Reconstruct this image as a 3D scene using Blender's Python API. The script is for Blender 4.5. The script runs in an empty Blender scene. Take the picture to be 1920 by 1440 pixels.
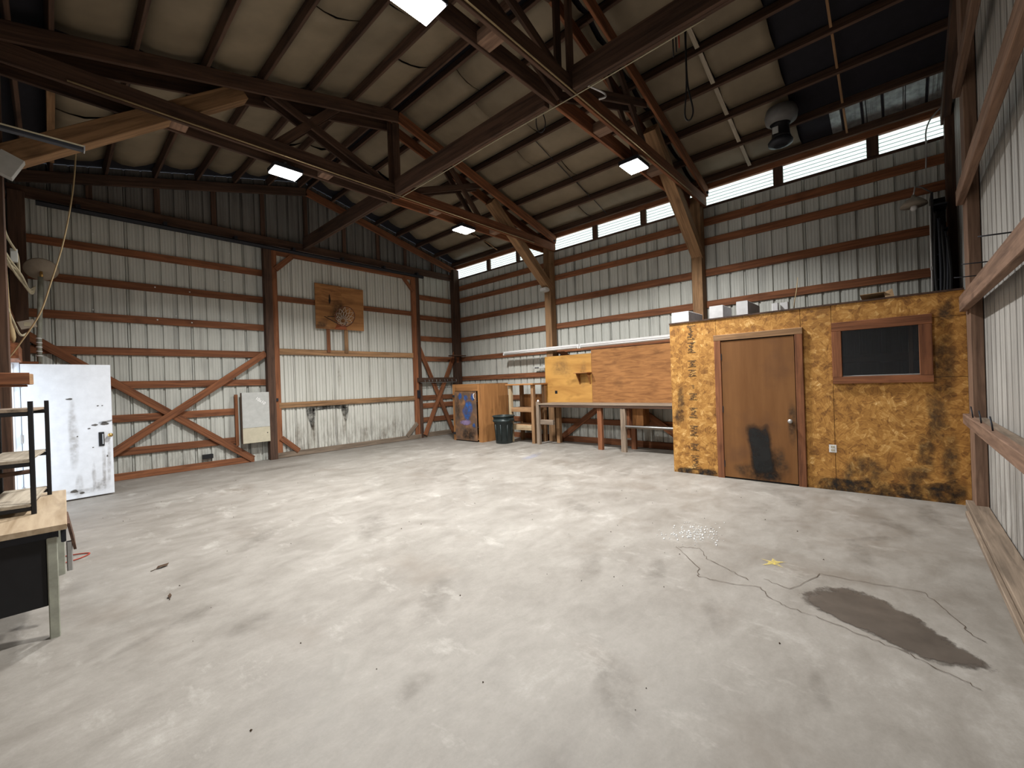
import bpy, math, random
from mathutils import Vector, Matrix
random.seed(7)
S = bpy.context.scene
COL = S.collection
# ------------------------------------------------------------------ camera, world, exposure
cam = bpy.data.cameras.new('camera'); cam_o = bpy.data.objects.new('camera', cam); COL.objects.link(cam_o)
cam.sensor_width = 36; cam.lens = 793.44 / 1920 * 36; cam.clip_start = .05; cam.clip_end = 200
def cam_axes(y, p, r):
    f = Vector((math.sin(y)*math.cos(p), math.cos(y)*math.cos(p), math.sin(p)))
    R = Vector((math.cos(y), -math.sin(y), 0)); U = R.cross(f)
    return math.cos(r)*R + math.sin(r)*U, -math.sin(r)*R + math.cos(r)*U, f
R_, U_, F_ = cam_axes(math.radians(47.441), math.radians(-.098), math.radians(-1.975))
cam_o.matrix_world = Matrix(((R_.x, U_.x, -F_.x, 0), (R_.y, U_.y, -F_.y, 0), (R_.z, U_.z, -F_.z, 1.56), (0, 0, 0, 1)))
S.camera = cam_o
w = bpy.data.worlds.new('overcast_sky'); S.world = w; w.use_nodes = True
w.node_tree.nodes['Background'].inputs[0].default_value = (.80, .90, 1.0, 1)
w.node_tree.nodes['Background'].inputs[1].default_value = 3.0
S.view_settings.view_transform = 'Standard'; S.view_settings.look = 'None'
S.view_settings.gamma = 1; S.view_settings.use_curve_mapping = False
S.view_settings.exposure = 0.22
LAMP_W = 205          # each LED flood on the trusses
# ------------------------------------------------------------------ material helpers
class Mat:
    def __init__(s, name, rough=.75, metal=0, spec=.3):
        s.m = bpy.data.materials.new(name); s.m.use_nodes = True; s.nt = s.m.node_tree
        s.b = s.nt.nodes['Principled BSDF']; s.out = s.nt.nodes['Material Output']
        s.b.inputs['Roughness'].default_value = rough; s.b.inputs['Metallic'].default_value = metal
        s.b.inputs['Specular IOR Level'].default_value = spec
    def n(s, t, i=None, **a):
        nd = s.nt.nodes.new(t)
        for k, v in a.items(): setattr(nd, k, v)
        for k, v in (i or {}).items(): s.put(nd.inputs[k], v)
        return nd
    def put(s, inp, v):
        if isinstance(v, bpy.types.NodeSocket): s.nt.links.new(v, inp)
        else:
            if hasattr(inp.default_value, '__len__') and len(inp.default_value) == 4 and len(v) == 3: v = (*v, 1)
            inp.default_value = v
    def obj(s): return s.n('ShaderNodeTexCoord').outputs['Object']
    def rnd(s): return s.n('ShaderNodeObjectInfo').outputs['Random']
    def math(s, op, a, b=0.0, clamp=False): 
        return s.n('ShaderNodeMath', {0: a, 1: b}, operation=op, use_clamp=clamp).outputs[0]
    def vscale(s, v, sc, add=None):
        o = s.n('ShaderNodeVectorMath', {0: v, 1: sc}, operation='MULTIPLY').outputs[0]
        if add is not None: o = s.n('ShaderNodeVectorMath', {0: o, 1: add}, operation='ADD').outputs[0]
        return o
    def noise(s, v, scale=1, detail=4, rough=.55, dist=0, col=False):
        nd = s.n('ShaderNodeTexNoise', {'Vector': v, 'Scale': scale, 'Detail': detail, 'Roughness': rough, 'Distortion': dist})
        return nd.outputs['Color' if col else 'Fac']
    def ramp(s, f, stops):
        nd = s.n('ShaderNodeValToRGB', {0: f}); e = nd.color_ramp.elements
        while len(e) < len(stops): e.new(.5)
        for el, (p, c) in zip(e, stops): el.position = p; el.color = (*c, 1) if len(c) == 3 else c
        return nd.outputs[0]
    def step(s, f, a, b): 
        return s.n('ShaderNodeMapRange', {0: f, 1: a, 2: b, 3: 0.0, 4: 1.0}, clamp=True).outputs[0]
    def mix(s, f, a, b, blend='MIX'):
        nd = s.n('ShaderNodeMix', data_type='RGBA', blend_type=blend)
        s.put(nd.inputs[0], f); s.put(nd.inputs[6], a); s.put(nd.inputs[7], b)
        return nd.outputs[2]
    def gray(s, f): return s.n('ShaderNodeCombineColor', {0: f, 1: f, 2: f}).outputs[0]
    def color(s, c): s.put(s.b.inputs['Base Color'], c); return s
    def bump(s, h, st=.3, d=.01):
        s.put(s.b.inputs['Normal'], s.n('ShaderNodeBump', {'Height': h, 'Strength': st, 'Distance': d}).outputs[0]); return s
def plain(name, c, rough=.7, metal=0, var=.12, spec=.3):
    m = Mat(name, rough, metal, spec); f = m.noise(m.obj(), 9, 5, .6)
    m.color(m.mix(1.0, m.ramp(f, [(.3, (1-var*2,)*3), (.7, (1+var*0,)*3)]), c, 'MULTIPLY')); return m.m
def wood(name, dark, light, rough=.8, gs=(1.2, 22, 22), spread=.35):
    m = Mat(name, rough); r = m.rnd()
    off = m.n('ShaderNodeCombineXYZ', {0: m.math('MULTIPLY', r, 37.), 1: m.math('MULTIPLY', r, 13.), 2: m.math('MULTIPLY', r, 71.)}).outputs[0]
    v = m.vscale(m.obj(), gs, off)
    g = m.noise(v, 1, 6, .6, .6); blot = m.noise(m.vscale(m.obj(), (2.5, 5, 5), off), 1, 3, .5)
    c = m.ramp(g, [(.28, dark), (.62, light)])
    c = m.mix(m.math('MULTIPLY', m.step(blot, .58, .8), .6), c, tuple(x*.5 for x in dark))
    k = m.math('ADD', m.math('MULTIPLY', r, spread), 1 - spread/2)
    c = m.mix(1.0, c, m.gray(k), 'MULTIPLY'); m.color(c); m.bump(g, .25, .004); return m.m
def siding(name, base=(.485, .495, .46), dirt=(.16, .16, .15), amt=(.50, .78), grime=1.0):
    m = Mat(name, .5, 0, .4); o = m.obj()
    st = m.noise(m.vscale(o, (9, 9, .35)), 1, 5, .6); bl = m.noise(m.vscale(o, (1.3, 1.3, .8)), 1, 4, .6)
    f = m.step(m.math('ADD', m.math('MULTIPLY', st, .65), m.math('MULTIPLY', bl, .35)), *amt)
    c = m.mix(f, base, dirt)
    z = m.n('ShaderNodeSeparateXYZ', {0: o}).outputs[2]
    lo = m.math('MULTIPLY', m.step(z, 1.1, .05), m.step(m.noise(m.vscale(o, (14, 14, 3)), 1, 6, .7), .42, .72))
    c = m.mix(m.math('MULTIPLY', lo, .75*grime), c, (.10, .075, .055)); m.color(c); return m.m
def stain_mat(name, c, strength=.9, scale=9, rough=.7, lo=.15, hi=.6, soft=False):
    m = Mat(name, rough); m.color(m.mix(1.0, m.gray(m.math('ADD', m.math('MULTIPLY', m.noise(m.obj(), 5, 5, .6), 1.2), .4)), c, 'MULTIPLY'))
    e = m.n('ShaderNodeAttribute', attribute_name='edge').outputs['Fac']
    nz = m.noise(m.obj(), scale, 6, .68)
    if soft:
        a = m.math('MULTIPLY', m.math('POWER', m.step(e, 0.0, hi), 1.3), m.math('ADD', m.math('MULTIPLY', m.step(nz, .36, .64), .85), .15))
    else:
        a = m.step(m.math('ADD', e, m.math('MULTIPLY', m.math('SUBTRACT', nz, .5), 1.3)), lo, hi)
    a = m.math('MULTIPLY', a, strength)
    t = m.n('ShaderNodeBsdfTransparent'); mx = m.n('ShaderNodeMixShader', {0: a, 1: t.outputs[0], 2: m.b.outputs[0]})
    m.nt.links.new(mx.outputs[0], m.out.inputs[0]); return m.m
M = {}
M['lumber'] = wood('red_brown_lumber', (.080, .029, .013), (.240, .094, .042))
M['lumber_tan'] = wood('tan_lumber', (.13, .072, .035), (.33, .19, .095))
M['lumber_grey'] = wood('weathered_grey_lumber', (.10, .075, .055), (.26, .20, .15))
M['lumber_roof'] = wood('dark_shaded_lumber', (.030, .017, .012), (.095, .052, .034))  # dimness of the unlit roof put into the colour; reused on other dark timber
M['lumber_white'] = wood('pale_new_lumber', (.30, .21, .12), (.52, .40, .25))
M['lumber_pale'] = wood('dusty_pale_plywood', (.22, .185, .14), (.40, .35, .28))
M['lumber_near'] = wood('dull_brown_lumber', (.085, .048, .032), (.23, .14, .095))
M['rust'] = plain('rusty_steel', (.13, .045, .025), .7)
M['ply'] = wood('orange_plywood', (.19, .082, .027), (.36, .17, .06), .7, (.8, 9, 9), .2)
M['ply_yellow'] = wood('yellow_plywood', (.30, .14, .033), (.50, .27, .07), .7, (.8, 5, 5), .1)
M['ply_brown'] = wood('brown_plywood', (.17, .070, .022), (.36, .165, .056), .7, (2.5, 16, 16), .1)
M['desk_top'] = wood('desk_laminate', (.25, .18, .11), (.42, .33, .23), .55, (1.5, 14, 14), .1)
M['siding'] = siding('painted_siding')
M['siding_door'] = siding('dirty_door_siding', (.53, .53, .49), (.22, .205, .165), (.52, .82), 1.3)
M['siding_near'] = siding('streaked_siding', (.42, .41, .39), (.15, .14, .13), (.42, .72))
M['siding_gable'] = siding('dirty_gable_siding', (.17, .165, .155), (.07, .065, .06), (.42, .72), 0)  # gable sheets are darker and dirtier than the wall siding
M['deck'] = plain('dark_roof_felt', (.014, .013, .018), .9)
M['roof_metal'] = plain('galvanised_roof', (.45, .46, .46), .4, .6, .3)
m = Mat('insulation_facing', .6); f = m.noise(m.obj(), 2.2, 4)
m.color(m.mix(1.0, m.ramp(f, [(.3, (.165, .132, .088)), (.7, (.225, .182, .124))]), m.gray(m.math('ADD', m.math('MULTIPLY', m.rnd(), .3), .8)), 'MULTIPLY')); M['insul'] = m.m
M['black'] = plain('black_steel', (.012, .012, .014), .5)
M['dark'] = plain('dark_steel', (.03, .032, .04), .5, .4)
M['steel'] = plain('galvanised_steel', (.50, .50, .50), .4, .7)
M['white'] = plain('white_enamel', (.68, .68, .68), .35, 0, .05, .5)
M['chalk_white'] = plain('white_marker', (.92, .92, .92), .6, 0, .02)
M['white_door'] = plain('white_door_paint', (.68, .71, .76), .5, 0, .06)
M['cream'] = plain('cream_panel', (.50, .46, .35), .6, 0, .08)
M['grey_panel'] = plain('pale_grey_panel', (.47, .48, .465), .5, 0, .08)
M['grey_leg'] = plain('grey_green_enamel', (.36, .37, .31), .5, 0, .2)
M['block'] = plain('grey_concrete_block', (.48, .48, .49), .9, 0, .1)
M['brass'] = plain('brass', (.65, .42, .15), .3, .9)
M['tan_rope'] = plain('tan_rope', (.36, .27, .15), .9)
M['cable'] = plain('cream_cable', (.45, .40, .28), .7)
M['bin'] = plain('dark_green_plastic', (.022, .035, .036), .45, 0, .25, .5)
M['orange'] = plain('orange_paint', (.42, .13, .06), .6)
M['net'] = plain('old_net', (.72, .68, .60), .9)
M['cardboard'] = plain('cardboard', (.40, .27, .15), .8)
M['red_wire'] = plain('red_wire', (.35, .05, .03), .6)
M['leaf'] = plain('dead_leaf', (.06, .035, .02), .9)
M['glass_bits'] = plain('glass_crumbs', (.85, .87, .88), .2, 0, .05, .8)
M['beige_shade'] = plain('dusty_beige_enamel', (.34, .29, .23), .6)
M['shade_grey'] = plain('dusty_grey_metal', (.16, .155, .15), .6)
M['ink'] = plain('black_ink', (.035, .03, .025), .8)
M['soot'] = stain_mat('soot', (.011, .011, .011), .97, 7, .7, 0, .95)
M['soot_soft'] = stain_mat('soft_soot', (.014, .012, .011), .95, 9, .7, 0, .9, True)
M['grime'] = stain_mat('grime', (.05, .036, .025), .70, 13, .7, 0, 1.0, True)
M['oil'] = stain_mat('old_oil', (.105, .088, .07), .24, 8, .6, 0, 1.0, True)
M['wet'] = stain_mat('wet_concrete', (.075, .062, .052), .95, 12, .45, .04, .34)
M['scuff'] = stain_mat('pale_scuff', (.44, .42, .385), .38, 7, .8, 0, 1.0, True)
M['yellow'] = stain_mat('yellow_paint', (.60, .47, .10), .8, 34, .7, 0, .8, True)
M['chalk'] = stain_mat('blue_chalk', (.28, .30, .42), .4, 5, .8, 0, 1.0, True)
M['rust_streak'] = stain_mat('rust_streak', (.16, .12, .075), .34, 14, .7, 0, 1.0, True)
M['chip'] = stain_mat('bare_chip', (.08, .07, .06), .8, 30, .7, .15, .6)
M['blue_paint'] = stain_mat('blue_paint', (.03, .105, .33), 1.0, 8, .6, 0, .6, True)
M['purple_paint'] = stain_mat('purple_paint', (.24, .18, .32), .8, 12, .6, .2, .8)
# OSB: short strands lying every way
m = Mat('osb', .7); o = m.obj()
def strands(off, sc):
    v = m.vscale(o, (1, 1, 1), off)
    cell = m.n('ShaderNodeTexVoronoi', {'Vector': v, 'Scale': sc, 'Randomness': 1.0}, feature='F1')
    ang = m.math('MULTIPLY', m.n('ShaderNodeSeparateColor', {0: cell.outputs['Color']}).outputs[0], 6.28)
    rv = m.n('ShaderNodeVectorRotate', {'Vector': v, 'Angle': ang}, rotation_type='X_AXIS').outputs[0]
    return m.noise(m.vscale(rv, (1, 6, 62)), 1, 2, .5), m.n('ShaderNodeSeparateColor', {0: cell.outputs['Color']}).outputs[1]
s1, t1 = strands((0, 0, 0), 11); s2, t2 = strands((.3, 5.2, 1.7), 19)
f = m.math('ADD', m.math('MULTIPLY', s1, .40), m.math('ADD', m.math('MULTIPLY', s2, .25), m.math('ADD', m.math('MULTIPLY', t1, .16), m.math('MULTIPLY', t2, .19))))
c = m.ramp(f, [(.26, (.13, .055, .015)), (.42, (.30, .138, .032)), (.56, (.44, .22, .054)), (.66, (.55, .31, .095)), (.76, (.78, .52, .23))])
ag = m.step(m.noise(m.vscale(o, (1, 2, 1.2)), 1, 5, .65), .52, .75)
c = m.mix(m.math('MULTIPLY', ag, .34), c, (.13, .058, .018)); m.color(c); m.bump(s1, .25, .004); M['osb'] = m.m
# office door veneer
m = Mat('brown_veneer', .65, 0, .2); g = m.noise(m.vscale(m.obj(), (5, 5, .5)), 1, 5, .6); g2 = m.noise(m.obj(), 2, 4)
c = m.ramp(g, [(.3, (.145, .062, .020)), (.7, (.215, .100, .036))]); c = m.mix(m.step(g2, .5, .8), c, (.12, .055, .025)); m.color(c); M['veneer'] = m.m
# worn painted cabinet door
m = Mat('worn_dark_door', .6); o = m.obj(); g = m.noise(o, 4, 6, .65)
z = m.n('ShaderNodeSeparateXYZ', {0: o}).outputs[2]
c = m.ramp(g, [(.3, (.06, .05, .045)), (.52, (.15, .085, .05)), (.7, (.30, .15, .07))]); m.color(c); M['worn'] = m.m
# concrete floor
m = Mat('concrete_floor', .5, 0, .5); o = m.obj()
n1 = m.noise(o, .55, 5, .6); n2 = m.noise(m.vscale(o, (1, 1.7, 1)), 1.9, 7, .68, .5); n3 = m.noise(o, 60, 4, .7); n4 = m.noise(m.vscale(o, (1, 1.4, 1)), 9, 8, .72, .3)
f = m.math('ADD', m.math('MULTIPLY', n1, .35), m.math('ADD', m.math('MULTIPLY', n2, .40), m.math('ADD', m.math('MULTIPLY', n3, .10), m.math('MULTIPLY', n4, .22))))
f = m.math('SUBTRACT', f, .035)
c = m.ramp(f, [(.33, (.125, .111, .095)), (.45, (.172, .157, .138)), (.56, (.222, .206, .185)), (.68, (.32, .304, .28))])
br = m.step(m.noise(m.vscale(o, (1.3, .8, 1), (9, 4, 0)), 1, 6, .62), .57, .72)
c = m.mix(m.math('MULTIPLY', br, .5), c, (.125, .102, .08))
sc = m.step(m.noise(m.vscale(o, (2.2, 1.1, 1), (3, 8, 1)), 1.4, 8, .72), .58, .70)
c = m.mix(m.math('MULTIPLY', sc, .38), c, (.42, .405, .375))
m.color(c); m.bump(n3, .12, .004)
m.put(m.b.inputs['Roughness'], m.step(n2, -.55, 1.25)); M['floor'] = m.m
m = Mat('led_lens', .4); m.put(m.b.inputs['Emission Color'], (1, .97, .92)); m.b.inputs['Emission Strength'].default_value = 35; M['led'] = m.m
# translucent daylight panel
m = Mat('fibreglass_panel', .6); tr = m.n('ShaderNodeBsdfTranslucent', {0: (.92, .95, .88)}); df = m.n('ShaderNodeBsdfDiffuse', {0: (.7, .72, .66)})
mx = m.n('ShaderNodeMixShader', {0: .22, 1: tr.outputs[0], 2: df.outputs[0]}); m.nt.links.new(mx.outputs[0], m.out.inputs[0]); M['panel'] = m.m
# window glass
m = Mat('dusty_glass', .15); gl = m.n('ShaderNodeBsdfGlossy', {0: (.8, .85, .95), 1: .22}); tp = m.n('ShaderNodeBsdfTransparent', {0: (.5, .52, .56)})
mx = m.n('ShaderNodeMixShader', {0: .06, 1: tp.outputs[0], 2: gl.outputs[0]}); m.nt.links.new(mx.outputs[0], m.out.inputs[0]); M['glass'] = m.m
# ------------------------------------------------------------------ geometry helpers
def link(o, parent=None):
    COL.objects.link(o)
    if parent is not None:
        o.parent = parent; o.matrix_parent_inverse = parent.matrix_basis.inverted()
    return o
def tag(o, label, cat=None, group=None, kind=None):
    o['label'] = label
    if cat: o['category'] = cat
    if group: o['group'] = group
    if kind: o['kind'] = kind
    return o
def thing(name, loc, label, cat, group=None):
    o = bpy.data.objects.new(name, None); o.location = loc; o.empty_display_size = .1; link(o); return tag(o, label, cat, group)
def struct(name, label, loc=(0, 0, 0)):
    o = bpy.data.objects.new(name, None); o.location = loc; o.empty_display_size = .1; link(o); return tag(o, label, None, None, 'structure')
def mesh(name, vs, fs, mat, parent=None, smooth=False, mw=None):
    me = bpy.data.meshes.new(name); me.from_pydata([tuple(v) for v in vs], [], fs); me.materials.append(M[mat] if isinstance(mat, str) else mat)
    if smooth:
        for p in me.polygons: p.use_smooth = True
    o = bpy.data.objects.new(name, me)
    if mw is not None: o.matrix_basis = mw
    return link(o, parent)
_cache = {}
def board_mesh(L, t, w_, mat, ch):
    k = (round(L, 4), round(t, 4), round(w_, 4), mat, ch)
    if k not in _cache:
        c = min(ch, t*.3, w_*.3); a, b = t/2, w_/2
        ring = [(-a+c, -b), (a-c, -b), (a, -b+c), (a, b-c), (a-c, b), (-a+c, b), (-a, b-c), (-a, -b+c)]
        vs = [(x, y, z) for x in (-L/2, L/2) for (y, z) in ring]
        fs = [(i, (i+1) % 8, 8+(i+1) % 8, 8+i) for i in range(8)] + [tuple(range(7, -1, -1)), tuple(range(8, 16))]
        me = bpy.data.meshes.new('board'); me.from_pydata(vs, [], fs); me.materials.append(M[mat]); _cache[k] = me
    return _cache[k]
def board(name, p0, p1, w_, t, mat, parent=None, up=(0, 0, 1), ch=.005):
    """timber from p0 to p1 (centre line), width w_ along up, thickness t across"""
    p0, p1 = Vector(p0), Vector(p1); d = p1 - p0; L = d.length; x = d.normalized()
    up = Vector(up); y = up.cross(x).normalized(); z = x.cross(y)
    mw = Matrix((x, y, z)).transposed().to_4x4(); mw.translation = (p0+p1)/2
    o = bpy.data.objects.new(name, board_mesh(L, t, w_, mat, ch)); o.matrix_basis = mw
    return link(o, parent)
def box(name, lo, hi, mat, parent=None, ch=.005):
    lo, hi = Vector(lo), Vector(hi); c = (lo+hi)/2; s = hi-lo; ax = max(range(3), key=lambda i: s[i])
    if ax == 0: return board(name, (lo.x, c.y, c.z), (hi.x, c.y, c.z), s.z, s.y, mat, parent, ch=ch)
    if ax == 1: return board(name, (c.x, lo.y, c.z), (c.x, hi.y, c.z), s.z, s.x, mat, parent, ch=ch)
    return board(name, (c.x, c.y, lo.z), (c.x, c.y, hi.z), s.x, s.y, mat, parent, up=(1, 0, 0), ch=ch)
def cbox(name, lo, hi, mat, parent=None):
    """box in world coordinates, so that world-scaled patterns run on"""
    (a, b, c), (d, e, f) = lo, hi
    vs = [(x, y, z) for x in (a, d) for y in (b, e) for z in (c, f)]
    fs = [(0, 1, 3, 2), (4, 6, 7, 5), (0, 4, 5, 1), (2, 3, 7, 6), (0, 2, 6, 4), (1, 5, 7, 3)]
    return mesh(name, vs, fs, mat, parent)
def tube(name, pts, r, mat, parent=None, n=8, smooth=True):
    pts = [Vector(p) for p in pts]; vs = []; fs = []; pu = None
    for i, p in enumerate(pts):
        d = (pts[min(i+1, len(pts)-1)] - pts[max(i-1, 0)]).normalized()
        u = d.orthogonal().normalized() if pu is None else (pu - d*pu.dot(d)).normalized()
        pu = u; v = d.cross(u); rr = r[i] if isinstance(r, (list, tuple)) else r
        vs += [p + (u*math.cos(2*math.pi*k/n) + v*math.sin(2*math.pi*k/n))*rr for k in range(n)]
    for i in range(len(pts)-1):
        for k in range(n): fs.append((i*n+k, i*n+(k+1) % n, (i+1)*n+(k+1) % n, (i+1)*n+k))
    fs += [tuple(range(n-1, -1, -1)), tuple(range((len(pts)-1)*n, len(pts)*n))]
    return mesh(name, vs, fs, mat, parent, smooth)
def smooth_path(pts, k=6):
    pts = [Vector(p) for p in pts]; out = []
    for i in range(len(pts)-1):
        a, b, c, d = pts[max(i-1, 0)], pts[i], pts[i+1], pts[min(i+2, len(pts)-1)]
        for j in range(k):
            t = j/k; out.append(.5*((2*b) + (c-a)*t + (2*a-5*b+4*c-d)*t*t + (3*b-a-3*c+d)*t**3))
    return out + [pts[-1]]
def lathe(name, prof, loc, mat, parent=None, n=28, power=2.0, smooth=True, tilt=None):
    vs = []; fs = []
    for r, z in prof:
        for k in range(n):
            a = 2*math.pi*k/n; c, s = math.cos(a), math.sin(a)
            q = (abs(c)**power + abs(s)**power)**(-1/power); vs.append((r*q*c, r*q*s, z))
    for i in range(len(prof)-1):
        for k in range(n): fs.append((i*n+k, i*n+(k+1) % n, (i+1)*n+(k+1) % n, (i+1)*n+k))
    fs += [tuple(range(n-1, -1, -1)), tuple(range((len(prof)-1)*n, len(prof)*n))]
    mw = Matrix.Translation(loc)
    if tilt: mw = mw @ tilt
    return mesh(name, vs, fs, mat, parent, smooth, mw)
def stain(name, pts, mat, parent, to3, k=5, inner=.55, label=None):
    """flat mark: closed soft-edged patch; to3 maps (u,v) to a point just proud of the surface"""
    P = [Vector((*p, 0)) for p in pts]; n = len(P); ring = []
    for i in range(n):
        a, b, c, d = P[i-1], P[i], P[(i+1) % n], P[(i+2) % n]
        for j in range(k):
            t = j/k; ring.append(.5*((2*b) + (c-a)*t + (2*a-5*b+4*c-d)*t*t + (3*b-a-3*c+d)*t**3))
    ce = sum(ring, Vector())/len(ring); N = len(ring)
    lv = [1.0, .8, inner, .25]; vs = []; ed = []
    for q, e in zip(lv, (0, .42, .85, 1)):
        vs += [to3(*(ce+(p-ce)*q)[:2]) for p in ring]; ed += [e]*N
    vs.append(to3(*ce[:2])); ed.append(1)
    fs = []
    for r in range(3):
        for i in range(N): fs.append((r*N+i, r*N+(i+1) % N, (r+1)*N+(i+1) % N, (r+1)*N+i))
    fs += [(3*N+i, 3*N+(i+1) % N, 4*N) for i in range(N)]
    o = mesh(name, vs, fs, mat, parent)
    at = o.data.attributes.new('edge', 'FLOAT', 'POINT'); at.data.foreach_set('value', ed)
    if label: o['label'] = label
    return o
def blob(cx, cy, rx, ry, rot=0, n=9, j=.22):
    c, s = math.cos(rot), math.sin(rot); out = []
    for i in range(n):
        a = 2*math.pi*i/n; q = 1 + random.uniform(-j, j); x, y = rx*q*math.cos(a), ry*q*math.sin(a)
        out.append((cx+x*c-y*s, cy+x*s+y*c))
    return out
def text_mesh(name, body, size, mw, mat, parent):
    cu = bpy.data.curves.new(name, 'FONT'); cu.body = body; cu.size = size; cu.extrude = .0008
    t = bpy.data.objects.new(name, cu); COL.objects.link(t)
    me = bpy.data.meshes.new_from_object(t.evaluated_get(bpy.context.evaluated_depsgraph_get()))
    bpy.data.objects.remove(t); me.materials.clear(); me.materials.append(M[mat])
    o = bpy.data.objects.new(name, me); o.matrix_basis = mw; return link(o, parent)
# ------------------------------------------------------------------ measures of the barn
XR, XL, YB, YN = 9.10, -.42, 10.75, -.56          # inner faces of the girts
RIDGE, EAVE, SL = 4.38, 5.38, .25
def roof(x): return EAVE + SL*(9.1-x) if x >= RIDGE else EAVE + SL*(9.1-RIDGE) - SL*(RIDGE-x)
def profile(u0, u1, phase, pitch=.244, dense=False):
    pts = {round(u0, 4): 0.0, round(u1, 4): 0.0}
    k0 = int(math.floor((u0-phase)/pitch))-1; k1 = int(math.ceil((u1-phase)/pitch))+1
    for k in range(k0, k1):
        c = phase+k*pitch
        ribs = [(c, .032, .013)] + ([(c+pitch*q, .016, .007) for q in (.36, .64)] if dense else [(c+pitch*q, .004, .010) for q in (.30, .5, .70)])
        for a, d, h in ribs:
            for u, dd in ((a-h-.008, 0), (a-h, d), (a+h, d), (a+h+.008, 0)):
                if u0 < u < u1: pts[round(u, 4)] = dd
    return sorted(pts.items())
def sheet(name, u0, u1, axis, pos, out, z0, top, mat, parent, phase=0, dense=False):
    pr = profile(u0, u1, phase, dense=dense); vs = []
    for u, d in pr:
        t = top(u) if callable(top) else top; y = pos+out*d
        for z in (z0, t): vs.append((u, y, z) if axis == 'y' else (y, u, z))
    fs = [(2*i, 2*i+2, 2*i+3, 2*i+1) for i in range(len(pr)-1)]
    return mesh(name, vs, fs, mat, parent)
def sheets(u0, u1, axis, pos, out, z0, top, mat, parent, phase=0, dense=False, width=.976):
    u = u0
    while u < u1-.02:
        v = min(phase + (math.floor((u-phase+.06)/width)+1)*width - .03, u1)
        sheet('siding_sheet', u, min(v+.008, u1), axis, pos, out, z0, top, mat, parent, phase, dense); u = v
# ------------------------------------------------------------------ FLOOR
fl = mesh('floor', [(x, y, z) for x in (-.62, 9.4) for y in (-.9, 11.0) for z in (-.15, 0)],
          [(0, 1, 3, 2), (4, 6, 7, 5), (0, 4, 5, 1), (2, 3, 7, 6), (0, 2, 6, 4), (1, 5, 7, 3)], 'floor')
tag(fl, 'worn grey concrete slab floor with stains and cracks', kind='structure')
def onfloor(h): return lambda u, v: (u, v, h)
stain('wet_patch', [(3.52, .57), (3.66, .52), (3.87, .33), (3.72, .03), (3.52, -.13), (3.38, -.24), (3.24, -.34), (3.14, -.19), (3.13, -.05), (3.24, .16), (3.32, .36), (3.42, .52)], 'wet', fl, onfloor(.0035), label='long dark wet patch')
for i, (x, y, rx, ry, r) in enumerate([(5.7, .07, .42, .15, .6), (5.14, .22, .3, .07, -.7), (2.92, .94, .25, .08, .4), (2.54, .33, .22, .05, .3), (.87, 3.27, .22, .13, .4), (1.25, 1.9, .16, .09, .2), (.66, 3.73, .2, .1, .8), (3.05, 1.96, .3, .12, .5), (2.44, 4.45, .6, .2, .9), (4.4, 3.0, .5, .16, 1), (6.1, 1.0, .4, .12, .4), (1.5, 5.1, .5, .16, .8), (5.0, 6.4, .8, .2, .6), (6.4, 3.4, .5, .16, .2), (1.9, 1.1, .4, .15, .6), (.35, 3.6, .22, .07, .5), (3.3, 1.5, .35, .1, .3), (6.5, 6.9, .5, .2, .2), (3.1, 9.3, .9, .2, 0), (6.3, -.2, .5, .12, 0), (1.1, .95, .5, .16, .7), (1.9, 2.6, .5, .13, .7), (4.7, .3, .35, .1, .2)]):
    stain('oil_stain', blob(x, y, rx, ry, r), 'oil', fl, onfloor(.0015+.00005*i))
for i, (x, y, rx, ry, r) in enumerate([(5.19, 3.75, .55, .22, .5), (3.56, 6.45, .8, .16, 1.0), (2.69, 5.77, .5, .12, .8), (1.2, 7.86, .25, .1, .2), (4.3, 4.8, .7, .2, .9), (6.2, 4.6, .5, .14, .6), (5.1, 7.8, .9, .2, .3), (2.0, 4.2, .4, .1, .7), (3.2, 3.1, .5, .12, .6), (7.3, 6.0, .5, .15, .2), (6.2, 2.2, .5, .1, .3), (1.0, 2.3, .25, .06, .9), (.75, 1.4, .3, .1, .5)]):
    stain('pale_scuff', blob(x, y, rx, ry, r), 'scuff', fl, onfloor(.0027+.00004*i))
stain('paint_splash', [(4.11, .84), (4.03, .84), (4.03, .92), (3.98, .85), (3.88, .88), (3.95, .80), (3.93, .72), (4.01, .77), (4.09, .72), (4.06, .79)], 'yellow', fl, onfloor(.0042), inner=.6, label='yellow paint splash')
stain('chalk_mark', blob(6.89, 5.78, .5, .16, .3), 'chalk', fl, onfloor(.004), label='faint blue chalk mark')
def crack(pts, w_=.0045):
    q = []
    for a, b in zip(pts, pts[1:]):
        for j in range(7):
            t = j/7; q.append(Vector((a[0]+(b[0]-a[0])*t+random.uniform(-.012, .012), a[1]+(b[1]-a[1])*t+random.uniform(-.012, .012), .0045)))
    q.append(Vector((*pts[-1], .0045))); vs = []
    for i, p in enumerate(q):
        d = (q[min(i+1, len(q)-1)]-q[max(i-1, 0)]).normalized(); nrm = Vector((-d.y, d.x, 0)); h = w_*random.uniform(.25, .6)
        vs += [p+nrm*h, p-nrm*h]
    mesh('crack', vs, [(2*i, 2*i+1, 2*i+3, 2*i+2) for i in range(len(q)-1)], 'leaf', fl)
crack([(3.86, 1.55), (3.95, 1.39), (3.76, 1.26), (3.66, 1.06), (3.55, .89)])
crack([(3.86, 1.55), (3.54, 1.25), (3.39, 1.21), (3.39, 1.04), (3.48, .8), (3.36, .72), (3.29, .6)])
crack([(3.64, .81), (3.58, .63), (3.98, .49), (4.04, .18), (4.09, -.08), (3.83, -.19), (3.58, -.28), (3.54, -.32)], .004)
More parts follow.
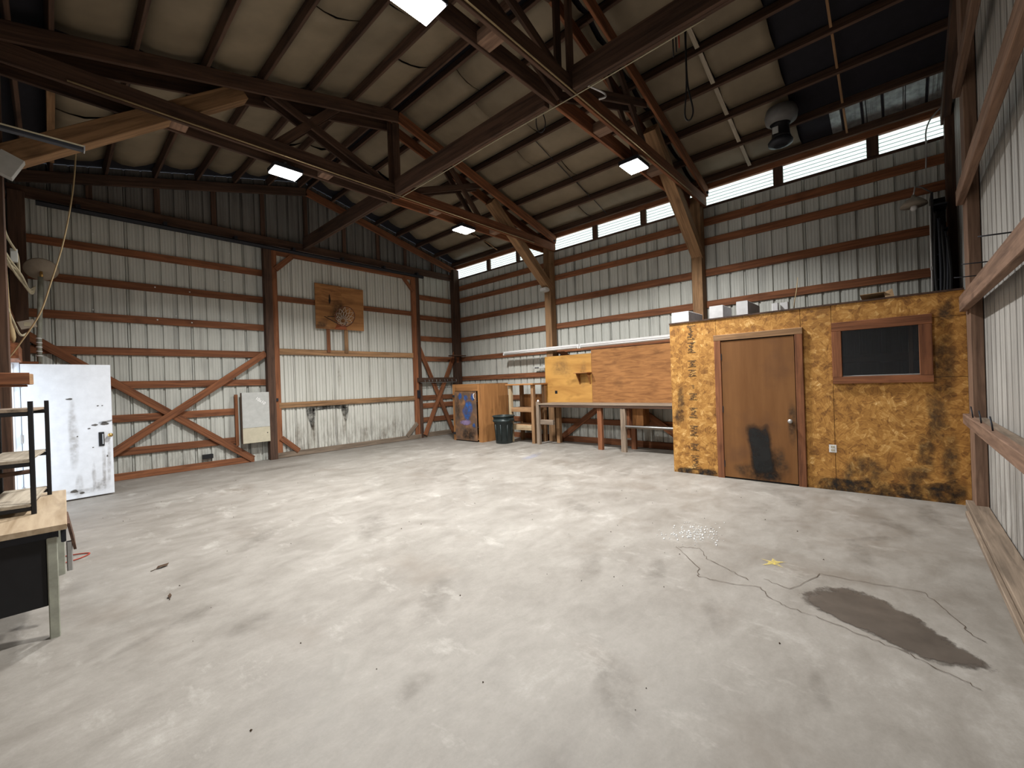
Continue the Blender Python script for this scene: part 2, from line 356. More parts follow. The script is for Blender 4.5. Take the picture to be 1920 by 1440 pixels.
crack([(3.29, .6), (3.27, .41), (3.19, .19), (3.15, .01), (3.08, -.11), (3.0, -.25)], .004)
# ------------------------------------------------------------------ WALL BACK (gable end with the sliding door)
wb = struct('wall_back', 'gable end wall of white ribbed siding on red brown girts', (4.3, YB, 0))
SY = YB+.04
def gtop(x): return roof(x)+.16
sheets(XL-.05, 3.50, 'y', SY, 1, 0, 5.0, 'siding', wb, .06)
sheets(7.5, XR+.05, 'y', SY, 1, 0, 5.0, 'siding', wb, .06)
sheets(3.50, 7.5, 'y', SY, 1, 4.7, 5.0, 'siding', wb, .06)
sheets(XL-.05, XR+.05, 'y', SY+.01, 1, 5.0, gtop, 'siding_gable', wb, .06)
for zt in (4.36, 3.74, 3.10, 2.48, 1.85):
    box('girt', (XL, YB, zt-.14), (3.40, YB+.04, zt), 'lumber', wb)
for zt in (1.22, .59):
    box('girt', (XL, YB, zt-.14), (2.76, YB+.04, zt), 'lumber', wb)
box('sill', (XL, YB-.02, 0), (3.05, YB+.04, .13), 'lumber', wb)
for zt in (4.36, 3.74, 3.10, 2.48, 1.28, 1.04, .61):
    box('girt', (7.60, YB, zt-.15), (8.92, YB+.04, zt), 'lumber', wb)
box('sill', (7.6, YB-.02, 0), (8.9, YB+.04, .14), 'lumber_grey', wb)
box('tool_rail', (7.42, YB-.14, 1.69), (8.98, YB-.09, 1.82), 'lumber_roof', wb)
box('steel_lip', (7.5, YB-.16, 1.66), (8.9, YB-.145, 1.675), 'steel', wb)
board('brace', (-.30, YB-.025, 2.68), (3.02, YB-.025, .07), .14, .04, 'lumber', wb)
board('brace', (.62, YB-.068, .44), (3.34, YB-.068, 2.44), .14, .04, 'lumber', wb)
board('brace', (7.56, YB-.025, 2.76), (8.80, YB-.025, .06), .14, .04, 'lumber', wb)
board('brace', (8.95, YB-.068, 2.64), (7.66, YB-.068, .08), .14, .04, 'lumber', wb)
box('corner_shelf', (8.55, YB-.45, 2.485), (9.08, YB-.20, 2.515), 'lumber_roof', wb)
board('shelf_brace', (8.93, YB-.22, 2.47), (8.93, YB-.16, 2.2), .09, .04, 'lumber', wb, up=(1, 0, 0))
box('post', (3.34, YB-.16, 0), (3.50, YB, 4.86), 'lumber_roof', wb)
box('post', (7.50, YB-.05, 0), (7.63, YB+.04, 4.9), 'lumber_roof', wb)
box('post', (XL+.01, YB-.18, 0), (-.22, YB, 5.0), 'lumber_roof', wb)
box('header', (XL, YB-.06, 4.95), (XR, YB, 5.14), 'lumber_roof', wb)
for x in (.55, 1.51, 2.45, 3.4, 4.36, 5.34, 6.32, 7.21, 8.2):
    box('gable_stud', (x-.045, YB-.01, 5.14), (x+.045, YB+.04, roof(x)-.03), 'lumber_roof', wb)
for a, b in ((9.1, RIDGE), (-.34, RIDGE)):
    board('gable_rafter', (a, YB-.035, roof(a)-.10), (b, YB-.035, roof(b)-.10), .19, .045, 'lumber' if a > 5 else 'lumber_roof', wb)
tube('door_track', [(-.1, YB-.17, 4.86), (7.7, YB-.17, 4.86)], .045, 'dark', wb, 6, False)
for x in (.4, 1.6, 2.8, 4.0, 5.2, 6.4, 7.5):
    box('track_bracket', (x-.03, YB-.19, 4.86), (x+.03, YB-.06, 4.97), 'dark', wb)
box('junction_box', (2.10, YB-.04, .20), (2.28, YB+.035, .29), 'black', wb)
box('short_stud', (2.70, YB-.05, .40), (2.76, YB, 1.52), 'lumber', wb)
for x, z in ((1.43, 3.69), (1.98, 3.67), (1.45, 3.05), (2.0, 3.04), (.55, 3.16), (1.75, 3.16), (2.64, 3.16), (.5, 4.02), (.58, 4.55), (2.72, 4.63), (2.6, 4.02), (1.75, 1.82), (2.4, 1.05)):  # white dots: caps on the girts, daylight pinholes painted on the siding
    lathe('cap_pinhole_dot', [(.014, 0), (.013, .004), (.004, .006)], (x, YB-.001 if z in (3.69, 3.67, 3.05, 3.04) else SY-.002, z), 'white', wb, 8, tilt=Matrix.Rotation(math.pi/2, 4, 'X'))
for q in range(9):
    x = 7.62+q*.15+random.uniform(-.03, .03)
    tube('hook', [(x, YB-.14, 1.76), (x, YB-.19, 1.75), (x, YB-.19, 1.70-.05*random.random())], .006, 'steel', wb, 5)
# ------------------------------------------------------------------ DOOR 1 (sliding)
d1 = struct('door_1', 'wide sliding barn door of dirty white ribbed siding in a timber frame', (5.5, 10.7, 0))
DY = 10.66
sheets(3.54, 7.46, 'y', DY+.045, 1, .0, 4.84, 'siding_door', d1, .06, True)
box('stile', (3.51, DY, .02), (3.63, DY+.04, 4.86), 'lumber', d1)
box('stile', (7.31, DY, .02), (7.48, DY+.04, 4.86), 'lumber', d1)
box('rail', (3.63, DY, 3.67), (7.31, DY+.04, 3.80), 'lumber', d1)
box('rail', (3.63, DY, 2.42), (7.31, DY+.04, 2.56), 'lumber_tan', d1)
box('rail', (3.58, DY-.005, 1.16), (7.31, DY+.04, 1.29), 'lumber_tan', d1)
box('rail', (3.5, DY-.01, .004), (7.5, DY+.04, .13), 'lumber_grey', d1)
box('rail', (3.63, DY, 4.74), (7.31, DY+.04, 4.86), 'lumber', d1)
board('gusset', (3.60, DY-.012, 4.40), (3.96, DY-.012, 4.76), .12, .025, 'lumber', d1)
board('gusset', (7.37, DY-.012, 4.40), (7.05, DY-.012, 4.76), .12, .025, 'lumber', d1)
board('gusset', (3.60, DY-.012, .47), (3.98, DY-.012, .12), .12, .025, 'lumber', d1)
board('gusset', (7.36, DY-.012, .47), (7.0, DY-.012, .12), .12, .025, 'lumber_grey', d1)
ond = lambda u, v: (u, DY+.041, v)
ond2 = lambda u, v: (u, DY+.0395, v)
for pts in ([(4.2, 1.17), (4.7, 1.16), (5.26, 1.17), (5.26, 1.05), (4.7, 1.06), (4.2, 1.03)], [(4.20, 1.15), (4.42, 1.15), (4.42, .8), (4.36, .5), (4.27, .72), (4.2, .95)], [(5.06, 1.15), (5.27, 1.15), (5.27, .9), (5.2, .68), (5.12, .8)]):
    stain('soot_mark', pts, 'soot_soft', d1, ond, inner=.8)
for x, z, rx, rz in ((4.36, .55, .07, .4), (5.14, .65, .07, .38), (5.7, .35, .14, .25), (6.3, .3, .12, .2), (6.6, .45, .1, .3), (4.0, .5, .1, .3), (5.05, 1.9, .06, .35), (5.9, 1.75, .05, .3)):
    stain('rust_streak', blob(x, z, rx, rz), 'rust_streak', d1, ond2)
tube('edge_cable', [(3.505, DY-.012, .5), (3.507, DY-.012, 1.4), (3.50, DY-.012, 2.2)], .008, 'steel', d1, 5)
box('latch', (3.49, DY-.03, 1.33), (3.56, DY, 1.40), 'dark', d1)
box('latch', (7.40, DY-.04, 1.22), (7.50, DY, 1.45), 'dark', d1)
# ------------------------------------------------------------------ WALL RIGHT (daylight strip and workbench)
wr = struct('wall_right', 'long side wall of ribbed siding with posts, girts and a daylight strip', (XR, 5, 0))
SX = XR+.04
sheets(-.66, YB+.05, 'x', SX, 1, 0, 5.03, 'siding', wr, .23)
for z0, z1 in ((2.33, 2.47), (2.96, 3.10), (3.60, 3.75), (4.24, 4.38), (4.63, 4.78), (1.70, 1.84), (1.08, 1.22), (.46, .60)):
    for a, b in ((-.6, 3.0), (3.0, 6.79), (6.79, 10.74)): box('girt', (XR, a+.002, z0+random.uniform(-.006, .006)), (XR+.04, b-.002, z1), 'lumber', wr)
box('sill_plate', (XR-.02, -.6, 0), (XR+.04, 10.7, .14), 'lumber', wr)
box('window_sill', (XR, -.62, 5.0), (XR+.04, 10.74, 5.04), 'lumber_roof', wr)
box('eave_plate', (XR-.03, -.62, 5.35), (XR+.05, 10.76, 5.54), 'lumber', wr)
for y0, y1, top in ((10.55, 10.75, 5.3), (6.68, 6.88, 5.2), (2.88, 3.08, 5.2)):
    box('post', (8.88, y0, 0), (XR, y1, top), 'lumber_tan' if y0 < 9 else 'lumber_roof', wr)
box('post', (8.92, -.66, 0), (XR, -.56, 5.4), 'lumber_roof', wr)
board('brace', (XR-.025, 6.66, .06), (XR-.025, 3.15, 2.5), .14, .04, 'lumber', wr)
board('brace', (XR-.068, 3.15, .03), (XR-.068, 6.6, 2.4), .14, .04, 'lumber', wr)
for a, b in ((2.86, 1.64), (1.49, .32), (.17, -.62), (6.66, 5.49), (5.36, 4.24), (4.11, 3.09), (10.5, 9.23), (9.09, 8.02), (7.9, 6.89)): pass
mull = [(1.49, 1.64), (.17, .32), (5.36, 5.49), (4.11, 4.24), (9.09, 9.23), (7.9, 8.02), (2.86, 3.09), (6.66, 6.89)]
for a, b in mull: box('mullion', (XR-.02, a, 5.04), (XR+.05, b, 5.36), 'lumber_roof', wr)
box('cable_splice', (XR-.05, 6.9, 1.95), (XR, 7.15, 2.02), 'white', wr)
wn = [(1.64, 2.86, 'third from the near corner, left of the high bay lamp'), (.32, 1.49, 'above the cardboard, second from the near corner'), (-.64, .17, 'in the near corner beside the loose cord'),
      (5.49, 6.66, 'just right of the middle post'), (4.24, 5.36, 'in the middle between the two posts'), (3.09, 4.11, 'partly behind the near knee brace'),
      (9.23, 10.55, 'at the far corner post'), (8.02, 9.09, 'second from the far corner'), (6.89, 7.9, 'partly behind the far knee brace')]
for i, (a, b, t) in enumerate(wn):
    g = struct('window_%d' % (i+2), 'bright white daylight panel ' + t, (XR+.03, (a+b)/2, 5.04))
    n = 5
    for k in range(n):
        z0 = 5.04+k*.062; mesh('louvre', [(XR+.045, a, z0), (XR+.045, b, z0), (XR+.03, b, z0+.058), (XR+.03, a, z0+.058), (XR+.05, a, z0), (XR+.05, b, z0), (XR+.035, b, z0+.058), (XR+.035, a, z0+.058)], [(0, 1, 2, 3), (7, 6, 5, 4), (0, 4, 5, 1), (3, 2, 6, 7)], 'panel', g)
        if k: box('louvre_bar', (XR+.028, a, z0-.006), (XR+.05, b, z0), 'dark', g, ch=.001)
# ------------------------------------------------------------------ WALL LEFT (door to the yard)
wl = struct('wall_left', 'left side wall of brown boards with the white door opening', (XL, 5, 0))
sheets(-.66, 8.30, 'x', XL-.05, -1, 0, 5.5, 'siding', wl, .23)
sheets(9.30, YB+.05, 'x', XL-.05, -1, 0, 5.5, 'siding', wl, .23)
sheets(8.30, 9.30, 'x', XL-.05, -1, 2.12, 5.5, 'siding', wl, .23)
for z in (.59, 1.22, 1.85):
    for a, b in ((-.5, 8.30), (9.33, 10.6)): box('girt', (XL-.045, a, z-.14), (XL-.005, b, z), 'lumber', wl)
for z in (2.48, 3.1, 3.74, 4.36, 5.0): box('girt', (XL-.045, -.5, z-.14), (XL-.005, 10.7, z), 'lumber', wl)
for y in (3.0, 6.8): box('post', (XL-.005, y-.1, 0), (-.28, y+.1, 5.0), 'lumber_roof', wl)
for k in range(6):
    y = 6.95+k*.23; box('wall_board', (XL-.004, y, 0), (-.36+.004*(k % 2), y+.222, 2.9), 'lumber', wl)
box('door_header', (XL, 8.34, 2.10), (-.27, 9.36, 2.30), 'lumber', wl)
box('wall_board', (XL-.004, 9.38, 0), (-.37, 10.5, 2.9), 'lumber', wl)
# ------------------------------------------------------------------ DOOR 2 (white, standing open)
d2 = struct('door_2', 'dirty white entry door standing open beside the far left corner', (-.28, 9.27, 0))
a = Vector((-.29, 9.27, 0)); b = Vector((.655, 9.39, 0)); dx = (b-a).normalized(); dn = Vector((-dx.y, dx.x, 0))
def dpt(u, z, off=0): p = a+dx*u+dn*off; return (p.x, p.y, z)
leaf = board('door_leaf', dpt(0, 1.05, .022), dpt(.952, 1.05, .022), 2.06, .044, 'white_door', d2)
ondoor = lambda u, v: dpt(u, v, -.002)
ondoor2 = lambda u, v: dpt(u, v, -.003)
for u, z, ru, rz in ((.50, 1.0, .07, .6), (.84, .45, .035, .4), (.90, .55, .03, .45), (.72, .3, .03, .25), (.55, .2, .05, .25), (.62, .12, .3, .06), (.8, .2, .12, .12)):
    stain('rust_streak', blob(u, z, ru, rz), 'rust_streak', leaf, ondoor)
for u, z, ru, rz in ((.48, 1.55, .045, .018), (.75, 1.13, .05, .02), (.68, 1.08, .02, .012), (.79, 1.43, .015, .01), (.84, 1.43, .012, .01), (.55, .97, .012, .012), (.88, .62, .012, .02), (.72, .78, .015, .008), (.86, 1.14, .06, .03), (.83, .86, .03, .02), (.5, .14, .05, .03), (.58, .1, .04, .02)):
    stain('chip', blob(u, z, ru, rz), 'chip', leaf, ondoor2)
board('pull_plate', dpt(.82, .79, -.006), dpt(.82, 1.01, -.006), .065, .012, 'black', leaf, up=tuple(dx))
board('pull_bar', dpt(.835, .82, -.018), dpt(.835, .98, -.018), .014, .014, 'steel', leaf, up=tuple(dx))
tube('knob', [dpt(.915, .955, 0), dpt(.915, .955, -.03), dpt(.915, .955, -.036), dpt(.915, .955, -.06), dpt(.915, .955, -.068)], [.014, .012, .03, .032, .012], 'brass', leaf, 12)
tube('latch_chain', [dpt(.80, 1.17, -.01), dpt(.86, 1.18, -.016), dpt(.95, 1.19, -.012)], .007, 'steel', leaf, 6)
box('jamb', (-.425, 9.30, 0), (-.30, 9.36, 2.10), 'white_door', d2)
box('stop', (-.40, 9.285, 0), (-.36, 9.30, 2.08), 'white', d2)
for z in (.25, 1.0, 1.8):
    box('hinge', (-.315, 9.255, z-.06), (-.285, 9.30, z+.06), 'steel', d2)
box('jamb', (-.425, 8.30, 0), (-.37, 8.345, 2.10), 'white_door', d2)
# ------------------------------------------------------------------ WALL FRONT (near end, at the right of the picture)
wf = struct('wall_front', 'near end wall of streaked ribbed siding with timber girts and a sill', (4, -.6, 0))
sheets(XL-.05, XR+.05, 'y', -.66, -1, 0, gtop, 'siding_near', wf, .1)
for x0, x1 in ((6.62, 6.965), (2.9, 3.06)):
    box('post', (x0, -.655, 0), (x1, -.56, roof(x0)-.03), 'lumber_near', wf)
for z0, z1, mt in ((.94, 1.05, 'lumber_near'), (2.18, 2.35, 'lumber_near'), (3.36, 3.52, 'lumber_near'), (4.55, 4.70, 'lumber_near')):
    for i, (a_, b_) in enumerate(((-.4, 2.98), (2.984, 6.86))):
        box('girt', (a_, -.56, z0), (b_, -.50, z1), mt, wf)
box('girt_ledge', (2.0, -.655, .98), (6.6, -.56, 1.03), 'lumber_grey', wf)
box('sill_plate', (-.4, -.655, 0), (6.85, -.50, .09), 'lumber_grey', wf)
box('sill_strip', (-.4, -.50, 0), (6.5, -.47, .05), 'lumber_grey', wf)
board('gable_rafter', (9.1, -.58, roof(9.1)-.10), (RIDGE, -.58, roof(RIDGE)-.10), .2, .1, 'lumber_roof', wf)
for x, z in ((5.7, 1.05), (5.05, 1.05), (6.3, 1.05)):
    tube('nail_hook', [(x, -.53, z-.01), (x, -.525, z+.05), (x+.04, -.52, z+.11)], .006, 'dark', wf, 5)
for x in (4.2, 5.2, 5.9):
    tube('nail', [(x, -.55, 2.42), (x-.02, -.40, 2.425)], .005, 'dark', wf, 5)
# ------------------------------------------------------------------ CEILING (roof)
ce = struct('ceiling', 'pitched roof of dark felt, purlins and sagging tan insulation panels', (RIDGE, 5, 5.4))
for x0, x1 in ((-.62, RIDGE), (RIDGE, 9.3)):
    vs = [(x, y, (EAVE+SL*(9.1-x) if x0 >= RIDGE else EAVE+SL*(9.1-RIDGE)-SL*(RIDGE-x))+h) for x in (x0, x1) for y in (-.75, 10.95) for h in (.165, .21)]
    mesh('roof_deck', vs, [(0, 1, 3, 2), (4, 6, 7, 5), (0, 4, 5, 1), (2, 3, 7, 6), (0, 2, 6, 4), (1, 5, 7, 3)], 'deck', ce)
PR = [4.45, 5.05, 5.64, 6.27, 6.93, 7.61, 8.29, 8.98]; PL = [-.22, .08, .77, 1.48, 2.16, 2.84, 3.52, 4.22]
for x in PR+PL:
    s = -SL if x > RIDGE else SL; up = Vector((-s, 0, 1))
    for a_, b_ in ((-.62, 3.0), (3.0, 6.8), (6.8, 10.74)):
        board('purlin', (x, a_+.002, roof(x)+.075), (x, b_-.002, roof(x)+.075), .14, .045, 'lumber_roof', ce, up=up)
def insul(x0, x1, y0, y1, sag):
    nx, ny = 4, 6; vs = []; s = -SL if x0 > RIDGE-.1 else SL
    for i in range(nx+1):
        for j in range(ny+1):
            u, v = i/nx, j/ny; x = x0+(x1-x0)*u; y = y0+(y1-y0)*v
            d = sag*math.sin(math.pi*u)*(.6+.4*random.random()) + .03*(abs(2*v-1)**4)*math.sin(math.pi*u)
            vs.append((x, y, roof(x)+.145-d))
    k = ny+1; fs = [(i*k+j, i*k+j+1, (i+1)*k+j+1, (i+1)*k+j) for i in range(nx) for j in range(ny)]
    o = mesh('insulation_panel', vs, fs, 'insul', ce, True)
    md = o.modifiers.new('thick', 'SOLIDIFY'); md.thickness = .012; md.offset = 1
for P in (PR, PL):
    for x0, x1 in zip(P, P[1:]):
        if P is PL and x0 < 0: continue
        spans = [(6.85, 8.6), (8.63, 10.25)] + [(3.05, 5.0+random.uniform(-.5, .5))]
        spans.append((spans[-1][1]+.02, 6.75)); spans += [(1.17, 1.95), (1.97, 2.98)]
        if P is PL: spans += [(-.5, 1.15)]
        for y0, y1 in spans: insul(x0+.03, x1-.03, y0, y1, random.uniform(.02, .06) + (.06 if y1 > 10 else 0))
for k in range(3):
    y0 = -.6+k*.45; pr = profile(y0, y0+.44, .1); vs = []
    for u, d in pr:
        for x in (8.36, 9.06): vs.append((x, u, roof(x)+.15+d*.5))
    mesh('roof_sheet', vs, [(2*i, 2*i+2, 2*i+3, 2*i+1) for i in range(len(pr)-1)], 'roof_metal', ce)
for y, w_, k0, mt in ((.55, .03, 3, 'lumber_tan'), (1.98, .06, 2, 'lumber_pale'), (5.0, .015, 3, 'dark'), (8.6, .03, 4, 'lumber_tan')):
    for x0, x1 in zip(PR[k0:], PR[k0+1:]):
        board('batten', (x0+.05, y, roof(x0)+.065), (x1-.05, y, roof(x1)+.065), .012, w_, mt, ce)
for xl in (.09,):
    for y in (8.3,): box('nailer', (xl-.04, 6.9, roof(xl)+.0), (xl+.04, 10.3, roof(xl)+.03), 'lumber_tan', ce)
# ------------------------------------------------------------------ TRUSSES
def truss(Y, label, half=.135):
    t = thing('roof_truss', (RIDGE, Y, 5.0), label, 'truss', 'timber roof trusses')
    for s in (-1, 1):
        y = Y+s*half
        box('bottom_chord', (-.34, y-.022, 5.0), (RIDGE, y+.022, 5.22), 'lumber_roof', t)  # left half gets the lumber with roof shade in its colour
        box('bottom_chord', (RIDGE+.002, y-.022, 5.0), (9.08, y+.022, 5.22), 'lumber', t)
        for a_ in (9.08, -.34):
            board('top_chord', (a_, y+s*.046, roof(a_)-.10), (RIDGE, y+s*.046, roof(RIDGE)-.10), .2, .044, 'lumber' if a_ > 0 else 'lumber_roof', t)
        for x0, x1 in ((4.38, 4.38), (4.38, 6.5), (4.38, 2.26), (6.5, 5.5), (2.26, 3.3)):
            board('web', (x0, y-s*.046, 5.12), (x1, y-s*.046, roof(x1)-.1), .12, .04, 'lumber_roof', t, up=(1, 0, 0))
    board('knee_brace', (8.98, Y, 4.02), (6.86, Y, 5.72), .20, .21, 'lumber_tan', t)
    board('knee_brace', (-.28, Y, 4.06), (1.92, Y, 5.78), .20, .21, 'lumber_tan', t)
    for x in (1.2, 3.1, 5.3, 7.0):
        box('spacer_block', (x-.09, Y-half+.022, 5.02), (x+.09, Y+half-.022, 5.15), 'lumber_near', t)
    lathe('bolt', [(.03, 0), (.03, .02), (.012, .035)], (8.98, Y-half-.066, 5.24), 'dark', t, 10, tilt=Matrix.Rotation(math.pi/2, 4, 'X'))
    tube('conduit', [(.2, Y-half-.03, 5.03), (8.2, Y-half-.03, 5.03)], .011, 'tan_rope', t, 6)
truss(2.97, 'timber roof truss nearest the camera, above the office end of the workbench')
truss(6.78, 'timber roof truss nearer the basketball hoop wall, above the middle post')
t = thing('tie_beam', (4.28, 5, 5.0), 'long dark timber tie beam running lengthwise under the ridge', 'beam')
for a_, b_ in ((-.5, 2.76), (3.18, 6.57), (6.99, 10.65)):
    box('beam_board', (4.24, a_, 5.0), (4.285, b_, 5.28), 'lumber_roof', t); box('beam_board', (4.29, a_, 5.0), (4.335, b_, 5.28), 'lumber_roof', t)
tube('wire', smooth_path([(4.34, 1.3, 5.0), (4.345, 2.6, 4.99), (4.34, 4.2, 5.0), (4.35, 5.4, 4.985), (4.34, 6.5, 4.97)]), .007, 'cable', t, 5)
# ------------------------------------------------------------------ LED FLOODS
def flood(x, y, label):
    t = thing('flood_light', (x, y, 4.82), label, 'lamp', 'lit LED floods on the trusses')
    box('housing', (x-.20, y-.16, 4.86), (x+.20, y+.16, 4.92), 'dark', t)
    for k in range(6): box('cooling_fin', (x-.14+k*.055, y-.12, 4.92), (x-.135+k*.055, y+.12, 4.955), 'dark', t, ch=.001)
    box('lens', (x-.185, y-.145, 4.845), (x+.185, y+.145, 4.86), 'led', t)
    box('bracket', (x-.02, y-.02, 4.955), (x+.02, y+.02, 5.02), 'steel', t)
    L = bpy.data.lights.new('flood', 'AREA'); L.shape = 'RECTANGLE'; L.size = .36; L.size_y = .28; L.energy = LAMP_W; L.color = (1, .985, .95); L.spread = math.radians(142)
    lo = bpy.data.objects.new('flood_lamp', L); lo.location = (x, y, 4.835); link(lo, t)
flood(6.21, 2.97, 'lit LED flood on the near truss, toward the daylight strip')
flood(2.21, 2.97, 'lit LED flood at the top of the picture, nearest the camera')
flood(6.03, 6.78, 'lit LED flood on the far truss, toward the daylight strip')
flood(2.48, 6.78, 'lit LED flood on the far truss, toward the white door side')
# ------------------------------------------------------------------ OFFICE (OSB partition)
wp = struct('wall_partition', 'orange OSB office wall with a brown door and a small window', (6.98, 1.2, 0))
X0, X1 = 6.98, 6.995
def osb(y0, y1, z0, z1): cbox('osb_sheet', (X0, y0, z0), (X1, y1, z1), 'osb', wp)
osb(2.095, 2.81, .0, 2.44); osb(1.0, 2.09, 2.14, 2.44); osb(.66, .995, 0, 2.44)
osb(-.56, .655, 2.16, 2.44); osb(-.56, .655, 0, 1.46); osb(.60, .655, 1.465, 2.155); osb(-.56, -.22, 1.465, 2.155)
cbox('osb_sheet', (X1, 2.795, 0), (9.09, 2.81, 2.44), 'osb', wp)
cbox('roof_deck', (6.97, -.55, 2.44), (9.05, 2.815, 2.462), 'lumber_roof', wp)
for y in (2.3, 1.1, -.1): box('stud', (X1, y-.02, 0), (X1+.09, y+.02, 2.43), 'lumber_tan', wp)
onosb = lambda u, v: (X0-.002, u, v)
onosb2 = lambda u, v: (X0-.003, u, v)
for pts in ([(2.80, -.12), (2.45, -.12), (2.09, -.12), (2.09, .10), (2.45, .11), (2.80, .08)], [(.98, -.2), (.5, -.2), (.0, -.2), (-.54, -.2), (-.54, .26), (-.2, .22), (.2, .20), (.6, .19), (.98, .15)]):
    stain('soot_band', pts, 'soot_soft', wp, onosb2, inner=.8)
for y, z, ry, rz in ((.32, .32, .22, .22), (-.40, .45, .10, .45), (-.30, 1.0, .12, .4), (-.36, 1.6, .12, .5), (-.1, .28, .2, .14), (2.66, 1.15, .07, .3), (2.7, .9, .1, .15), (-.45, .15, .1, .14), (.5, .25, .1, .2), (-.4, 2.2, .1, .2), (-.2, .6, .1, .3)):
    stain('grime_patch', blob(y, z, ry, rz), 'grime', wp, onosb)
# stamped print running down the first sheet: illegible strokes
vs = []; fs = []
def stroke(y, z, h, v):
    k = len(vs); vs.extend([(X0-.0012, y, z), (X0-.0012, y+h, z), (X0-.0012, y+h, z+v), (X0-.0012, y, z+v)]); fs.append((k, k+1, k+2, k+3))
z = 2.38
while z > .2:
    L = random.choice((.10, .16, .22)); kind = random.random()
    if kind < .75:
        stroke(2.40, z-.004, .13, .008); stroke(2.40, z-L, .13, .008); 
        for q in range(int(L/.016)):
            stroke(2.41+random.uniform(0, .06), z-L+q*.016, random.uniform(.03, .07), .008)
            if random.random() < .6: stroke(2.41+random.uniform(0, .10), z-L+q*.016, .008, .016)
    else:
        for q in range(3): stroke(2.44, z-.02-q*.02, random.uniform(.02, .05), .008)
    z -= L+random.choice((.05, .09, .13))
o = mesh('stamped_print', vs, fs, 'ink', wp); o['label'] = 'column of faint black stamped print'
# door 3
d3 = struct('door_3', 'brown flush office door with a black soot mark and a round knob', (6.97, 1.55, 0))
leaf3 = cbox('door_leaf', (6.955, 1.075, .025), (6.995, 2.015, 2.085), 'veneer', d3)
box('casing', (6.945, 2.02, 0), (6.98, 2.115, 2.10), 'lumber', d3); box('casing', (6.945, .975, 0), (6.98, 1.065, 2.10), 'lumber', d3)
box('casing', (6.945, .975, 2.10), (6.98, 2.12, 2.19), 'lumber_tan', d3)
cbox('threshold', (6.99, 1.07, 0), (7.05, 2.02, .02), 'black', d3); cbox('jamb_backing', (7.0, 1.0, 0), (7.02, 2.1, 2.13), 'black', d3)
ondr = lambda u, v: (6.9535, u, v)
ondr2 = lambda u, v: (6.9525, u, v)
stain('soot_mark', [(1.70, .84), (1.60, .86), (1.50, .83), (1.42, .85), (1.38, .68), (1.36, .35), (1.34, .08), (1.5, .03), (1.62, .06), (1.67, .4), (1.72, .7)], 'soot', leaf3, ondr2, inner=.72)
stain('soot_fade', [(1.66, .5), (1.36, .5), (1.26, .2), (1.22, -.02), (1.5, -.05), (1.7, -.02)], 'soot_soft', leaf3, ondr); stain('grime_patch', blob(1.12, .85, .06, .35), 'grime', leaf3, ondr); stain('grime_patch', blob(1.7, .15, .25, .12), 'grime', leaf3, ondr); stain('grime_patch', blob(1.3, .3, .15, .25), 'grime', leaf3, ondr)
tube('knob', [(6.955, 1.14, .90), (6.93, 1.14, .90), (6.922, 1.14, .90), (6.90, 1.14, .90), (6.892, 1.14, .90)], [.014, .012, .028, .03, .012], 'steel', leaf3, 12)
for z in (.22, 1.05, 1.85): box('hinge', (6.95, 2.008, z-.05), (6.962, 2.03, z+.05), 'dark', leaf3, ch=.001)
# window 1
w1 = struct('window_1', 'dark office window in a brown timber frame', (6.97, .2, 1.4))
box('casing', (6.945, -.285, 2.09), (6.98, .655, 2.205), 'lumber', w1); box('casing', (6.945, -.285, 1.405), (6.98, .655, 1.495), 'lumber', w1)
box('casing', (6.945, .555, 1.495), (6.98, .655, 2.09), 'lumber', w1); box('casing', (6.945, -.285, 1.495), (6.98, -.17, 2.09), 'lumber', w1)
box('reveal', (6.98, -.19, 1.495), (7.04, -.17, 2.09), 'lumber_tan', w1)
cbox('pane', (6.985, -.17, 1.495), (6.990, .555, 2.09), 'glass', w1)
box('sash_bar', (6.972, -.17, 1.495), (6.992, .555, 1.51), 'steel', w1)
# outlet
t = thing('outlet', (6.98, .68, .54), 'white duplex outlet plate low on the OSB office wall', 'outlet')
box('plate', (6.972, .642, .50), (6.98, .722, .60), 'white', t)
for z in (.53, .572):
    so = box('socket', (6.969, .662, z-.014), (6.973, .702, z+.014), 'cream', t, ch=.003)
    for y in (.672, .692): box('slot', (6.9685, y-.002, z-.006), (6.9695, y+.002, z+.008), 'ink', so, ch=.0003)
# ------------------------------------------------------------------ things on the office roof
ZT = 2.462
def block(lo, hi, label, holes=True):
    t = thing('concrete_block', ((lo[0]+hi[0])/2, (lo[1]+hi[1])/2, lo[2]), label, 'concrete block', 'grey blocks on the office roof')
    box('body', lo, hi, 'block', t, ch=.006)
    if holes:
        for q in (.27, .73):
            x = lo[0]+(hi[0]-lo[0])*q; w_ = (hi[0]-lo[0])*.17; y0, y1 = lo[1]+.03, hi[1]-.03
            mesh('core_hole', [(x-w_, y0, hi[2]+.001), (x+w_, y0, hi[2]+.001), (x+w_, y1, hi[2]+.001), (x-w_, y1, hi[2]+.001)], [(0, 1, 2, 3)], 'ink', t)
block((7.06, 2.52, ZT), (7.72, 2.80, ZT+.18), 'grey concrete block at the left end of the office roof')
block((7.06, 2.0, ZT), (7.52, 2.20, ZT+.20), 'grey concrete block second from the left, over the door casing')
block((7.06, 1.655, ZT), (7.80, 1.81, ZT+.215), 'grey concrete block in the middle, longest shadowed side')
block((7.06, 1.265, ZT), (7.12, 1.345, ZT+.12), 'small grey concrete offcut on the office roof edge, left one', False)
block((7.10, 1.15, ZT), (7.17, 1.245, ZT+.12), 'small grey concrete offcut on the office roof edge, right one', False)
t = thing('stick', (7.2, 1.08, ZT), 'thin pale stick standing on the office roof behind the edge', 'stick')
